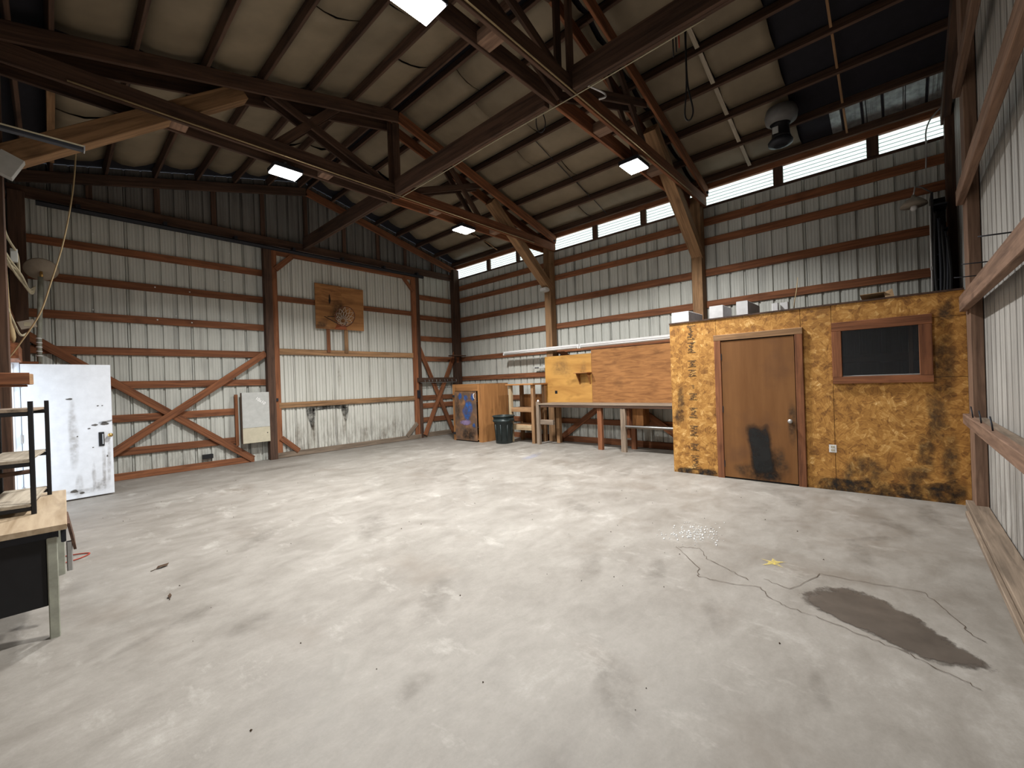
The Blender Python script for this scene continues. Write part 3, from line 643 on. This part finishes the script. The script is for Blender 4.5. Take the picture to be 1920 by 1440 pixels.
tube('shaft', [(7.2, 1.10, ZT), (7.19, 1.085, 2.6), (7.2, 1.06, 2.72), (7.2, 1.04, 2.92)], [.007, .006, .006, .004], 'tan_rope', t, 6)
t = thing('cardboard_flap', (7.15, .2, ZT), 'folded brown cardboard lying on the office roof', 'cardboard')
mesh('flap', [(7.05, .36, ZT+.07), (7.05, .12, ZT+.075), (7.3, .10, ZT+.01), (7.3, .34, ZT+.005), (7.05, .36, ZT+.076), (7.05, .12, ZT+.081), (7.3, .10, ZT+.016), (7.3, .34, ZT+.011)], [(0, 1, 2, 3), (7, 6, 5, 4), (0, 4, 5, 1), (1, 5, 6, 2), (2, 6, 7, 3), (3, 7, 4, 0)], 'cardboard', t)
mesh('flap', [(7.06, .115, ZT+.0), (7.06, .03, ZT+.0), (7.08, .05, ZT+.11), (7.08, .13, ZT+.075), (7.066, .115, ZT), (7.066, .03, ZT), (7.086, .05, ZT+.11), (7.086, .13, ZT+.075)], [(0, 1, 2, 3), (7, 6, 5, 4), (0, 4, 5, 1), (1, 5, 6, 2), (2, 6, 7, 3), (3, 7, 4, 0)], 'cardboard', t)
# black shelf tower with hanging hoses, in the near corner
t = thing('black_tower', (8.6, -.5, ZT), 'tall black shelf tower in the near corner above the office', 'shelf')
box('side_panel', (8.45, -.40, ZT), (8.85, -.375, 4.05), 'black', t); box('back_panel', (8.83, -.54, ZT), (8.86, -.40, 4.05), 'black', t)
for z in (2.47, 2.8, 3.15, 3.5, 3.85): box('shelf', (8.45, -.54, z), (8.83, -.40, z+.02), 'dark', t)
t = thing('hose_bundle', (8.4, -.42, ZT), 'bunch of black hoses hanging beside the shelf tower', 'hose')
for k in range(5):
    y = -.41-.03*k; tube('hose', smooth_path([(8.40, y, 3.75-.1*k), (8.38+.02*random.random(), y+random.uniform(-.02, .02), 3.3), (8.40, y+random.uniform(-.02, .02), 2.9), (8.39, y, ZT+.02)]), .018, 'dark' if k % 2 else 'black', t, 7)
# dead pendant, cord, high bay
t = thing('pendant_lamp', (8.5, -.20, 3.9), 'unlit round pendant lamp hanging in the near corner', 'lamp')
lathe('shade', [(.15, 0), (.145, .03), (.09, .09), (.03, .13), (.02, .16)], (8.5, -.20, 3.92), 'beige_shade', t, 24)
lathe('bulb', [(.02, -.06), (.04, -.03), (.035, 0), (.02, .03)], (8.5, -.20, 3.91), 'white', t, 14)
tube('stem', [(8.5, -.20, 4.07), (8.52, -.22, 4.2), (8.7, -.30, 4.22), (9.08, -.42, 4.22)], .01, 'steel', t, 6)
t = thing('conduit_drop', (8.56, -.42, ZT), 'thin white conduit standing beside the black tower', 'conduit')
tube('pipe', [(8.43, -.36, ZT), (8.43, -.36, 3.85)], .009, 'white', t, 6); box('coupling', (8.415, -.375, 2.95), (8.445, -.345, 3.0), 'steel', t)
t = thing('loose_cord', (9.0, -.5, 4.9), 'loose grey cord curving across the near daylight panel', 'cord')
tube('cord', smooth_path([(8.96, -.55, 5.42), (8.97, -.42, 5.28), (9.0, -.37, 5.12), (9.02, -.37, 4.9), (9.05, -.36, 4.6)]), .01, 'steel', t, 6)
t = thing('high_bay_lamp', (7.84, 1.3, 5.15), 'unlit grey high bay lamp hanging under the bare roof', 'lamp')
lathe('drum', [(.13, 0), (.21, .05), (.225, .14), (.20, .24), (.10, .28)], (7.84, 1.28, 5.47), 'shade_grey', t, 28)
lathe('neck', [(.14, 0), (.125, .04), (.115, .2), (.15, .24)], (7.84, 1.29, 5.25), 'black', t, 24)
lathe('lens_ring', [(.10, 0), (.165, .02), (.17, .06), (.14, .10)], (7.84, 1.30, 5.15), 'dark', t, 28)
lathe('lens', [(.02, -.012), (.09, -.006), (.135, .006)], (7.84, 1.30, 5.155), 'glass', t, 24)
box('label_plate', (7.70, 1.30, 5.30), (7.712, 1.38, 5.40), 'grey_panel', t)
tube('hanger', [(7.84, 1.28, 5.74), (7.84, 1.28, 5.86)], .012, 'dark', t, 6)
for i, y in enumerate((7.05, 9.0)):
    pass
# ------------------------------------------------------------------ hanging cords by the tie beam
t = thing('hanging_cord', (4.36, 1.5, 4.2), 'black cord hanging in a long loop from the tie beam', 'cord')
tube('cord', smooth_path([(4.36, 1.49, 5.1), (4.37, 1.50, 4.7), (4.37, 1.49, 4.45), (4.37, 1.45, 4.2), (4.37, 1.49, 4.12), (4.37, 1.53, 4.2), (4.37, 1.505, 4.5), (4.36, 1.50, 5.0)]), .008, 'black', t, 6)
for k in range(3): tube('strap_end', [(4.355, 1.56+.03*k, 5.05), (4.36, 1.56+.03*k, 4.88-.03*k)], .007, 'red_wire' if k == 0 else 'black', t, 5)
t = thing('cord_loop', (4.36, 3.35, 4.8), 'small grey cord loop hanging from a junction box on the tie beam', 'cord')
box('junction_box', (4.335, 3.33, 5.06), (4.40, 3.43, 5.14), 'white', t)
tube('cord', smooth_path([(4.38, 3.42, 5.08), (4.39, 3.44, 4.95), (4.39, 3.40, 4.83), (4.39, 3.33, 4.81), (4.39, 3.29, 4.9), (4.38, 3.33, 5.07)]), .007, 'dark', t, 6)
t = thing('bent_conduit', (4.36, 2.6, 4.9), 'bent white conduit under the tie beam near the first truss', 'conduit')
tube('pipe', smooth_path([(4.40, 2.74, 5.15), (4.45, 2.62, 5.05), (4.5, 2.50, 4.95), (4.48, 2.47, 4.88), (4.42, 2.52, 4.85)]), .011, 'white', t, 6)
# ------------------------------------------------------------------ BASKETBALL HOOP
t = thing('basketball_hoop', (5.1, 10.62, 3.05), 'plywood basketball backboard with bent orange rim on the sliding door', 'basketball hoop')
by = DY-.045
box('backboard', (4.47, by, 3.70), (5.14, by+.02, 4.22), 'ply_brown', t); box('backboard', (5.142, by, 3.66), (5.75, by+.02, 4.21), 'ply', t)
box('backboard', (4.47, by, 3.09), (5.14, by+.02, 3.698), 'ply', t); box('backboard', (5.142, by, 3.10), (5.74, by+.02, 3.658), 'ply', t)
onbb = lambda u, v: (u, by-.002, v)
stain('scuff', blob(5.06, 3.55, .26, .33), 'grime', t, onbb); stain('scuff', blob(4.83, 3.85, .03, .13), 'soot', t, onbb); stain('scuff', blob(4.6, 3.2, .2, .12), 'grime', t, onbb)
box('support', (4.74, DY-.024, 2.5), (4.825, DY, 4.1), 'lumber', t); box('support', (5.20, DY-.024, 2.5), (5.30, DY, 4.1), 'lumber_tan', t)
C = Vector((5.10, 10.36, 3.40)); ax = Vector((1, 0, 0)); ay = Vector((0, -.35, .94)).normalized(); rr = .255
ring = [C+ax*rr*math.cos(q*2*math.pi/32)+ay*rr*math.sin(q*2*math.pi/32) for q in range(33)]
tube('rim', ring, .011, 'rust', t, 8)
base = C-ay*rr
mesh('bracket', [(4.94, by-.002, 3.10), (5.26, by-.002, 3.10), (5.20, by-.002, 3.22), (5.00, by-.002, 3.22), (base.x-.05, base.y, base.z), (base.x+.05, base.y, base.z), (base.x+.05, base.y, base.z+.02), (base.x-.05, base.y, base.z+.02)], [(0, 1, 2, 3), (4, 7, 6, 5), (0, 4, 5, 1), (3, 2, 6, 7), (0, 3, 7, 4), (1, 5, 6, 2)], 'orange', t)
for s in (-1, 1): tube('strut', [(5.10+s*.03, base.y, base.z), (5.10+s*.42 if s < 0 else 5.26, by-.012, 3.40 if s < 0 else 3.3)], .008, 'dark', t, 6)
tube('strut', [(4.76, by-.012, 3.40), (4.95, by-.012, 3.42), ring[18]], .007, 'dark', t, 6)
N0 = C+Vector((0, .10, -.05))
for q in range(11):
    a0 = q*2*math.pi/11
    for s in (-1, 1):
        a1 = a0+s*.55; p0 = C+ax*rr*math.cos(a0)+ay*rr*math.sin(a0)
        p1 = C+Vector((0, .08, -.03))+(ax*math.cos(a1)+ay*math.sin(a1))*rr*.55; p2 = N0+Vector((0, .03, -.04))+(ax*math.cos(a1+s*.5)+ay*math.sin(a1+s*.5))*rr*.22
        tube('net_cord', [p0, p1, p2], .0034, 'net', t, 4)
# ------------------------------------------------------------------ PANEL beside the sliding door
t = thing('panel_box', (3.07, 10.6, .45), 'shallow pale box with white scrawl hung low between sliding door post and brace', 'panel')
box('body', (2.80, 10.56, .44), (3.33, 10.69, 1.55), 'lumber_grey', t)
box('front_sheet', (2.795, 10.545, .78), (3.335, 10.56, 1.555), 'grey_panel', t); box('front_sheet', (2.795, 10.545, .44), (3.335, 10.56, .775), 'cream', t)
lathe('screw', [(.012, 0), (.01, .004)], (3.28, 10.544, .64), 'dark', t, 8, tilt=Matrix.Rotation(math.pi/2, 4, 'X'))
mw = Matrix.Translation((3.05, 10.5435, 1.41)) @ Matrix.Rotation(math.radians(38), 4, 'Y') @ Matrix.Rotation(math.pi/2, 4, 'X')
text_mesh('scrawl', '10x10', .092, mw, 'chalk_white', t)
# ------------------------------------------------------------------ CABINET
t = thing('cabinet', (8.3, 8.85, 0), 'plywood cabinet with a blue painted door in the far corner', 'cabinet')
cx0, cx1, cy0, cy1, cz = 7.77, 8.84, 8.28, 9.46, 1.56
box('side_panel', (cx0+.02, cy0, 0), (cx1, cy0+.018, cz), 'ply', t); box('side_panel', (cx0+.02, cy1-.018, 0), (cx1, cy1, cz), 'ply', t)
box('top', (cx0, cy0, cz), (cx1, cy1, cz+.02), 'ply', t); box('back_panel', (cx1-.02, cy0+.02, 0), (cx1, cy1-.02, cz), 'ply', t)
box('frame', (cx0, cy0, 0), (cx0+.02, cy0+.13, cz), 'ply', t); box('frame', (cx0, cy1-.10, 0), (cx0+.02, cy1, cz), 'ply', t)
box('frame', (cx0, cy0+.13, 1.385), (cx0+.02, cy1-.10, cz), 'ply', t); box('bottom', (cx0+.02, cy0+.02, .05), (cx1-.02, cy1-.02, .07), 'ply_brown', t)
dr = box('door', (cx0-.035, cy0+.16, .03), (cx0-.012, cy1-.12, 1.375), 'worn', t); dr['label'] = 'dark worn door with blue paint'
oncd = lambda u, v: (cx0-.0365, u, v)
oncd2 = lambda u, v: (cx0-.0375, u, v)
oncd3 = lambda u, v: (cx0-.0385, u, v)
stain('paint_patch', blob(8.78, .86, .22, .30, 0, 10), 'blue_paint', dr, oncd2); 
for y, z in ((8.6, 1.22), (8.85, 1.2), (9.1, 1.24)): stain('paint_patch', blob(y, z, .09, .1), 'blue_paint', dr, oncd)
stain('paint_patch', blob(8.85, .52, .28, .08), 'purple_paint', dr, oncd3); stain('paint_patch', blob(8.55, .45, .06, .06), 'blue_paint', dr, oncd3)
stain('soot_mark', blob(8.75, .2, .36, .2), 'soot_soft', dr, oncd)
stain('soot_mark', blob(9.2, .9, .1, .4), 'grime', dr, oncd)
tube('door_pull', smooth_path([(cx0-.04, 8.50, 1.32), (cx0-.07, 8.50, 1.29), (cx0-.07, 8.50, 1.22), (cx0-.04, 8.50, 1.17)]), .010, 'white', dr, 6)
for z in (.2, 1.25): box('hinge', (cx0-.045, 9.33, z-.03), (cx0-.012, 9.42, z+.03), 'dark', t)
for z in (1.1, .4): tube('hook', [(cx0-.005, 8.40, z), (cx0-.04, 8.40, z+.01), (cx0-.045, 8.36, z)], .007, 'dark', t, 5)
# ------------------------------------------------------------------ TRASH CAN
t = thing('trash_can', (8.02, 7.71, 0), 'dark green plastic trash can beside the plywood cabinet', 'trash can')
P = 3.2
lathe('body', [(.175, 0), (.19, .01), (.225, .56), (.25, .57), (.25, .62), (.232, .62), (.24, .70), (.225, .70), (.20, .30), (.17, .03)], (8.02, 7.71, 0), 'bin', t, 40, P)
lathe('rim', [(.236, .69), (.258, .695), (.262, .715), (.245, .73), (.226, .72), (.226, .69)], (8.02, 7.71, 0), 'bin', t, 40, P)
for s in (-1, 1): box('handle', (8.02-.06, 7.71+s*.262-.015, .60), (8.02+.06, 7.71+s*.262+.015, .645), 'bin', t)
for a_ in range(8):
    q = math.pi*2*(a_+.5)/8; c, s = math.cos(q), math.sin(q); k = (abs(c)**P+abs(s)**P)**(-1/P)
    tube('rib', [(8.02+.196*k*c, 7.71+.196*k*s, .08), (8.02+.222*k*c, 7.71+.222*k*s, .5)], .012, 'bin', t, 6)
# ------------------------------------------------------------------ SHELF UNIT between cabinet and bench
t = thing('shelf_unit', (8.55, 7.35, 0), 'open timber shelf unit between trash can and workbench', 'shelf')
for y0, y1, mt in ((7.68, 7.77, 'lumber_white'), (6.90, 6.99, 'lumber_tan')):
    box('upright', (8.30, y0, 0), (8.39, y1, 1.50), mt, t); box('upright', (8.75, y0, 0), (8.84, y1, 1.50), 'lumber_tan', t)
box('top', (8.24, 6.86, 1.50), (8.86, 7.82, 1.54), 'ply', t)
box('shelf', (8.32, 6.92, .885), (8.84, 7.76, .91), 'lumber_tan', t); box('shelf_edge', (8.30, 6.99, .80), (8.32, 7.68, .905), 'lumber_tan', t)
box('shelf', (8.32, 6.92, .44), (8.84, 7.76, .465), 'lumber_tan', t); box('shelf_edge', (8.285, 6.99, .33), (8.305, 7.75, .46), 'lumber_white', t)
box('back_panel', (8.845, 6.92, .30), (8.86, 7.76, 1.25), 'ply', t)
# ------------------------------------------------------------------ WORKBENCH and backing
t = thing('workbench', (8.55, 4.8, 0), 'long dark topped timber workbench against the side wall', 'workbench')
box('bench_top', (8.24, 2.83, .995), (8.84, 6.70, 1.03), 'lumber_grey', t); box('front_rail', (8.25, 2.83, .94), (8.285, 6.64, .995), 'lumber_roof', t)
box('leg', (8.25, 6.70, 0), (8.34, 6.79, 1.07), 'lumber_grey', t); box('leg', (8.29, 4.94, 0), (8.38, 5.05, .94), 'lumber', t)
box('leg', (8.26, 4.35, 0), (8.34, 4.46, .93), 'lumber_grey', t); box('leg', (8.34, 4.29, .3), (8.42, 4.36, .94), 'lumber', t)
box('leg', (8.72, 6.42, 0), (8.83, 6.52, .99), 'lumber_tan', t); box('leg', (8.72, 4.35, 0), (8.80, 4.46, .99), 'lumber', t)
box('cross_block', (8.30, 6.30, .50), (8.37, 6.70, .62), 'lumber_grey', t); box('low_shelf', (8.27, 2.84, .52), (8.72, 4.33, .545), 'lumber_grey', t)
tube('shelf_pipe', [(8.265, 2.84, .56), (8.265, 4.34, .56)], .018, 'steel', t, 8)
box('end_panel', (8.50, 4.05, .56), (8.80, 4.30, .94), 'ply_brown', t)
lathe('leg_cap', [(.03, 0), (.03, .02), (.012, .05)], (8.295, 6.745, 1.07), 'white', t, 10)
t = thing('plywood_panel', (8.86, 6.2, .97), 'bright yellow plywood panel left above the workbench', 'plywood', 'plywood above the workbench')
box('sheet', (8.862, 5.51, .97), (8.878, 6.93, 2.225), 'ply_yellow', t); box('outlet_hole', (8.859, 6.55, 1.25), (8.863, 6.63, 1.33), 'black', t)
onpl = lambda u, v: (8.860, u, v)
stain('water_mark', blob(6.4, 1.9, .35, .25), 'rust_streak', t, onpl); stain('water_mark', blob(5.75, 1.75, .12, .4), 'rust_streak', t, onpl)
t = thing('plywood_panel', (8.86, 4.2, .97), 'long brown plywood panel right above the workbench', 'plywood', 'plywood above the workbench')
box('sheet', (8.862, 2.83, .97), (8.878, 5.505, 2.30), 'ply_brown', t)
t = thing('wall_shelf', (8.8, 5.7, 1.75), 'small brown bracket shelf on the plywood above the workbench', 'shelf')
box('board', (8.66, 5.50, 1.745), (8.862, 5.90, 1.765), 'ply_brown', t); mesh('bracket', [(8.69, 5.86, 1.745), (8.861, 5.86, 1.745), (8.861, 5.86, 1.47), (8.69, 5.84, 1.745), (8.861, 5.84, 1.745), (8.861, 5.84, 1.47)], [(0, 1, 2), (5, 4, 3), (0, 3, 4, 1), (1, 4, 5, 2), (2, 5, 3, 0)], 'ply_brown', t)
mesh('bracket', [(8.69, 5.56, 1.745), (8.861, 5.56, 1.745), (8.861, 5.56, 1.47), (8.69, 5.54, 1.745), (8.861, 5.54, 1.745), (8.861, 5.54, 1.47)], [(0, 1, 2), (5, 4, 3), (0, 3, 4, 1), (1, 4, 5, 2), (2, 5, 3, 0)], 'ply_brown', t)
t = thing('power_strip', (8.98, 7.1, 1.98), 'white metal power strip beside the yellow plywood panel', 'power strip')
box('body', (8.98, 6.96, 1.93), (9.03, 7.42, 1.99), 'grey_panel', t)
for k in range(3): box('socket', (8.975, 7.24+.05*k, 1.945), (8.981, 7.275+.05*k, 1.975), 'black', t, ch=.002)
# fluorescent battens
def batten(y0, y1, label):
    t = thing('fluorescent_batten', (8.8, (y0+y1)/2, 2.35), label, 'light fixture', 'unlit twin tube battens over the bench')
    box('housing', (8.79, y0, 2.42), (8.87, y1, 2.47), 'white', t)
    for x, z in ((8.79, 2.395), (8.84, 2.385)): tube('tube', [(x, y0+.03, z), (x, y1-.03, z)], .018, 'white', t, 10)
    for y in (y0, y1-.03): box('lamp_holder', (8.765, y, 2.36), (8.865, y+.03, 2.42), 'white', t)
batten(5.80, 8.36, 'unlit twin tube batten reaching left past the yellow plywood')
batten(3.20, 5.78, 'unlit twin tube batten over the brown plywood, ending behind the office')
t = thing('flood_fixture', (8.8, 6.78, 3.95), 'white flood fixture fixed to the middle post under its knee brace', 'lamp')
box('housing', (8.70, 6.70, 3.93), (8.87, 6.88, 4.02), 'white', t, ch=.015); box('lens', (8.69, 6.72, 3.915), (8.85, 6.86, 3.93), 'grey_panel', t); box('arm', (8.84, 6.77, 4.02), (8.88, 6.81, 4.08), 'steel', t)
# ------------------------------------------------------------------ DESK and RACK at the left
t = thing('desk', (-.18, 4.85, 0), 'wood topped desk with black front panel at the left edge', 'desk')
board('desk_top', (-.185, 4.09, .715), (-.165, 5.63, .715), .035, .47, 'desk_top', t)
box('modesty_panel', (-.40, 4.125, .215), (-.045, 4.14, .69), 'black', t); box('apron', (-.40, 4.11, .65), (.01, 4.15, .697), 'dark', t)
for x, y in ((-.045, 4.11), (-.40, 4.11), (.0, 5.52), (-.40, 5.52)): box('leg', (x, y, 0), (x+.05, y+.05, .69), 'grey_leg', t)
box('side_rail', (.02, 4.16, .60), (.045, 5.5, .697), 'dark', t)
mesh('drawer_front', [(.065, 4.30, .69), (.065, 4.75, .69), (.095, 4.75, .50), (.095, 4.30, .50), (.05, 4.30, .69), (.05, 4.75, .69), (.08, 4.75, .50), (.08, 4.30, .50)], [(0, 1, 2, 3), (7, 6, 5, 4), (0, 4, 5, 1), (1, 5, 6, 2), (2, 6, 7, 3), (3, 7, 4, 0)], 'lumber_roof', t)
box('drawer_runner', (.045, 4.30, .36), (.075, 4.34, .56), 'steel', t)
t = thing('shelf_rack', (-.2, 5.05, .735), 'small black steel rack with worn plywood shelves standing on the desk', 'shelf rack')
fr, rr_ = Vector((-.105, 4.65, 0)), Vector((-.03, 5.46, 0)); off = Vector((-.27, .02, 0))
for p in (fr, rr_, fr+off, rr_+off): box('post', (p.x-.014, p.y-.014, .735), (p.x+.014, p.y+.014, 1.55), 'black', t)
for z in (.80, 1.12, 1.485):
    c0 = (fr+fr+off)/2; c1 = (rr_+rr_+off)/2
    board('shelf', (c0.x, c0.y-.01, z), (c1.x, c1.y+.01, z), .022, .245, 'lumber_pale' if z < 1.4 else 'lumber_grey', t)
    board('shelf_rail', (fr.x, fr.y, z-.026), (fr.x+off.x, fr.y+off.y, z-.026), .03, .02, 'black', t)
    board('shelf_rail', (rr_.x, rr_.y, z-.026), (rr_.x+off.x, rr_.y+off.y, z-.026), .03, .02, 'black', t)
board('loose_slat', (-.38, 4.75, 1.02), (-.10, 4.78, 1.03), .03, .04, 'lumber_roof', t)
t = thing('wall_trough', (-.3, 5.0, 1.68), 'brown wooden trough shelf jutting from the left wall above the rack', 'shelf')
box('bottom', (-.41, 4.95, 1.665), (-.125, 5.12, 1.68), 'lumber', t); board('front_board', (-.41, 4.94, 1.725), (-.11, 4.94, 1.725), .09, .018, 'lumber', t)
board('end_board', (-.118, 4.95, 1.72), (-.10, 5.12, 1.725), .085, .014, 'lumber_tan', t); box('bracket', (-.415, 5.0, 1.55), (-.38, 5.06, 1.665), 'lumber', t)
# ------------------------------------------------------------------ LEFT WALL fittings
t = thing('dish_lamp', (-.08, 10.15, 2.1), 'round dusty dish lamp on a grey pole in the far left corner', 'lamp')
tl = Matrix.Rotation(math.radians(-50), 4, 'X')
lathe('dish', [(.015, .0), (.10, .012), (.19, .06), (.20, .075), (.19, .085), (.05, .05)], (-.06, 10.15, 3.62), 'beige_shade', t, 30, tilt=tl)
lathe('socket', [(.018, -.10), (.022, -.06), (.014, 0)], (-.06, 10.15, 3.62), 'brass', t, 12)
tube('pole', [(-.07, 10.15, 3.53), (-.09, 10.16, 3.0), (-.11, 10.17, 2.5), (-.115, 10.17, 2.1)], .032, 'grey_leg', t, 12)
for k in range(5): lathe('band', [(.036, 0), (.038, .01), (.036, .02)], (-.113, 10.17, 2.25+.07*k), 'white', t, 12)
box('wall_arm', (-.40, 10.14, 2.13), (-.10, 10.18, 2.17), 'lumber', t)
t = thing('pull_rope', (.05, 7.5, 2.2), 'long tan rope slanting down from the roof past the dish lamp', 'rope')
tube('rope', smooth_path([(.30, 7.5, 4.97), (.25, 7.5, 4.2), (.15, 7.5, 3.5), (.03, 7.5, 2.96), (-.07, 7.5, 2.57), (-.24, 7.52, 2.2), (-.32, 7.54, 2.05)]), .008, 'tan_rope', t, 6)
t = thing('strip_fixture', (0, 5.0, 3.65), 'thin strip fixture sticking out from the left wall up high', 'light fixture')
box('channel', (-.42, 4.99, 3.635), (.24, 5.05, 3.665), 'dark', t); box('front_edge', (-.42, 4.985, 3.66), (.24, 4.992, 3.672), 'cable', t); box('end_cap', (.235, 4.985, 3.63), (.243, 5.05, 3.672), 'steel', t)
t = thing('box_light', (-.3, 6.6, 3.8), 'pale square box light on the left post under the knee brace', 'lamp')
board('body', (-.29, 6.55, 3.82), (-.20, 6.55, 4.02), .17, .10, 'grey_panel', t, up=(1, 0, -.4)); box('mount', (-.30, 6.6, 3.86), (-.26, 6.72, 3.96), 'dark', t)
t = thing('cable_bundle', (-.25, 8.0, 2.5), 'tangle of cream cables strung along the left wall', 'cable')
for k in range(6):
    j = lambda s=.03: random.uniform(-s, s)
    tube('cable', smooth_path([(-.40, 7.2, 3.42+j()), (-.33+j(.02), 7.8, 3.28+j(.05)), (-.24+j(.02), 8.2, 3.16+j(.05)), (-.16+j(.02), 9.2, 3.12+j(.05)), (-.13, 9.85, 3.30+j())]), .011, 'cable', t, 6)
tube('cable', smooth_path([(-.39, 7.3, 3.9), (-.32, 7.8, 3.55), (-.25, 8.1, 3.4), (-.24, 8.3, 3.2)]), .014, 'cable', t, 6)
tube('cable', smooth_path([(-.33, 7.8, 3.2), (-.32, 7.8, 2.8), (-.31, 7.82, 2.5), (-.29, 7.8, 2.25)]), [.012]*13+[.02, .028, .03, .03, .02, .005], 'tan_rope', t, 6)
tube('cable', smooth_path([(-.40, 7.4, 2.95), (-.30, 7.9, 2.55), (-.25, 8.3, 2.4), (-.20, 8.6, 2.45)]), .014, 'cable', t, 6)
box('switch_box', (-.30, 8.05, 3.28), (-.24, 8.12, 3.44), 'grey_panel', t)
t = thing('junction_box', (-.36, 9.7, 2.6), 'pale tilted junction box near the far left corner', 'junction box')
board('body', (-.30, 9.6, 2.66), (-.14, 9.62, 2.72), .12, .06, 'beige_shade', t, up=(-.3, 0, 1)); box('cover', (-.25, 9.575, 2.66), (-.18, 9.58, 2.72), 'cable', t); box('arm', (-.41, 9.59, 2.68), (-.28, 9.63, 2.72), 'lumber', t)
# ------------------------------------------------------------------ small things on the floor
for x, y, r, lb in ((.64, 4.97, .4, 'dead brown leaf lying on the floor, farther from the desk'), (.58, 4.19, 1.4, 'small dark leaf scrap on the floor, nearer the camera')):
    t = thing('leaf', (x, y, 0), lb, 'leaf', 'leaf scraps'); c, s = math.cos(r), math.sin(r); k = 1 if r < 1 else .6
    q = [(-.05, 0, .006), (-.02, .022, .02), (.03, .02, .012), (.06, 0, .022), (.03, -.02, .008), (-.02, -.018, .016)]
    mesh('blade', [(x+k*(a_*c-b_*s), y+k*(a_*s+b_*c), z) for a_, b_, z in q], [(0, 1, 2, 3, 4, 5)], 'leaf', t)
    tube('stem', [(x-k*.05*c, y-k*.05*s, .007), (x-k*.09*c, y-k*.09*s, .004)], .003, 'leaf', t, 5)
t = thing('red_wire', (.15, 6.03, 0), 'thin red wire looped on the floor behind the desk', 'wire')
tube('wire', smooth_path([(-.05, 6.12, .01), (.08, 6.10, .008), (.18, 6.06, .008), (.22, 6.0, .008), (.14, 5.9, .008), (-.02, 5.84, .01)]), .006, 'red_wire', t, 6)
vs = []; fs = []
for k in range(150):
    x = random.gauss(4.3, .15); y = random.gauss(1.56, .12); r = random.uniform(.004, .012); a_ = random.random()*6.3; z = .004
    b_ = len(vs); vs += [(x+r*math.cos(a_), y+r*math.sin(a_), z), (x+r*math.cos(a_+2.1), y+r*math.sin(a_+2.1), z), (x+r*math.cos(a_+4.2), y+r*math.sin(a_+4.2), z), (x, y, z+r)]
    fs += [(b_, b_+1, b_+3), (b_+1, b_+2, b_+3), (b_+2, b_, b_+3)]
tag(mesh('glass_crumbs', vs, fs, 'glass_bits'), 'scatter of small white crumbs on the floor in front of the office door', 'debris', kind='stuff')
vs = []; fs = []
for k in range(130):
    x = random.uniform(.4, 6.8); y = random.uniform(.2, 9.5); r = random.uniform(.003, .008); a_ = random.random()*6.3; z = .002
    b_ = len(vs); vs += [(x+r*math.cos(a_), y+r*math.sin(a_), z), (x+r*math.cos(a_+2.1), y+r*math.sin(a_+2.1), z), (x+r*math.cos(a_+4.2), y+r*math.sin(a_+4.2), z), (x, y, z+r)]
    fs += [(b_, b_+1, b_+3), (b_+1, b_+2, b_+3), (b_+2, b_, b_+3)]
tag(mesh('floor_grit', vs, fs, 'leaf'), 'sparse dark grit scattered over the concrete floor', 'debris', kind='stuff')
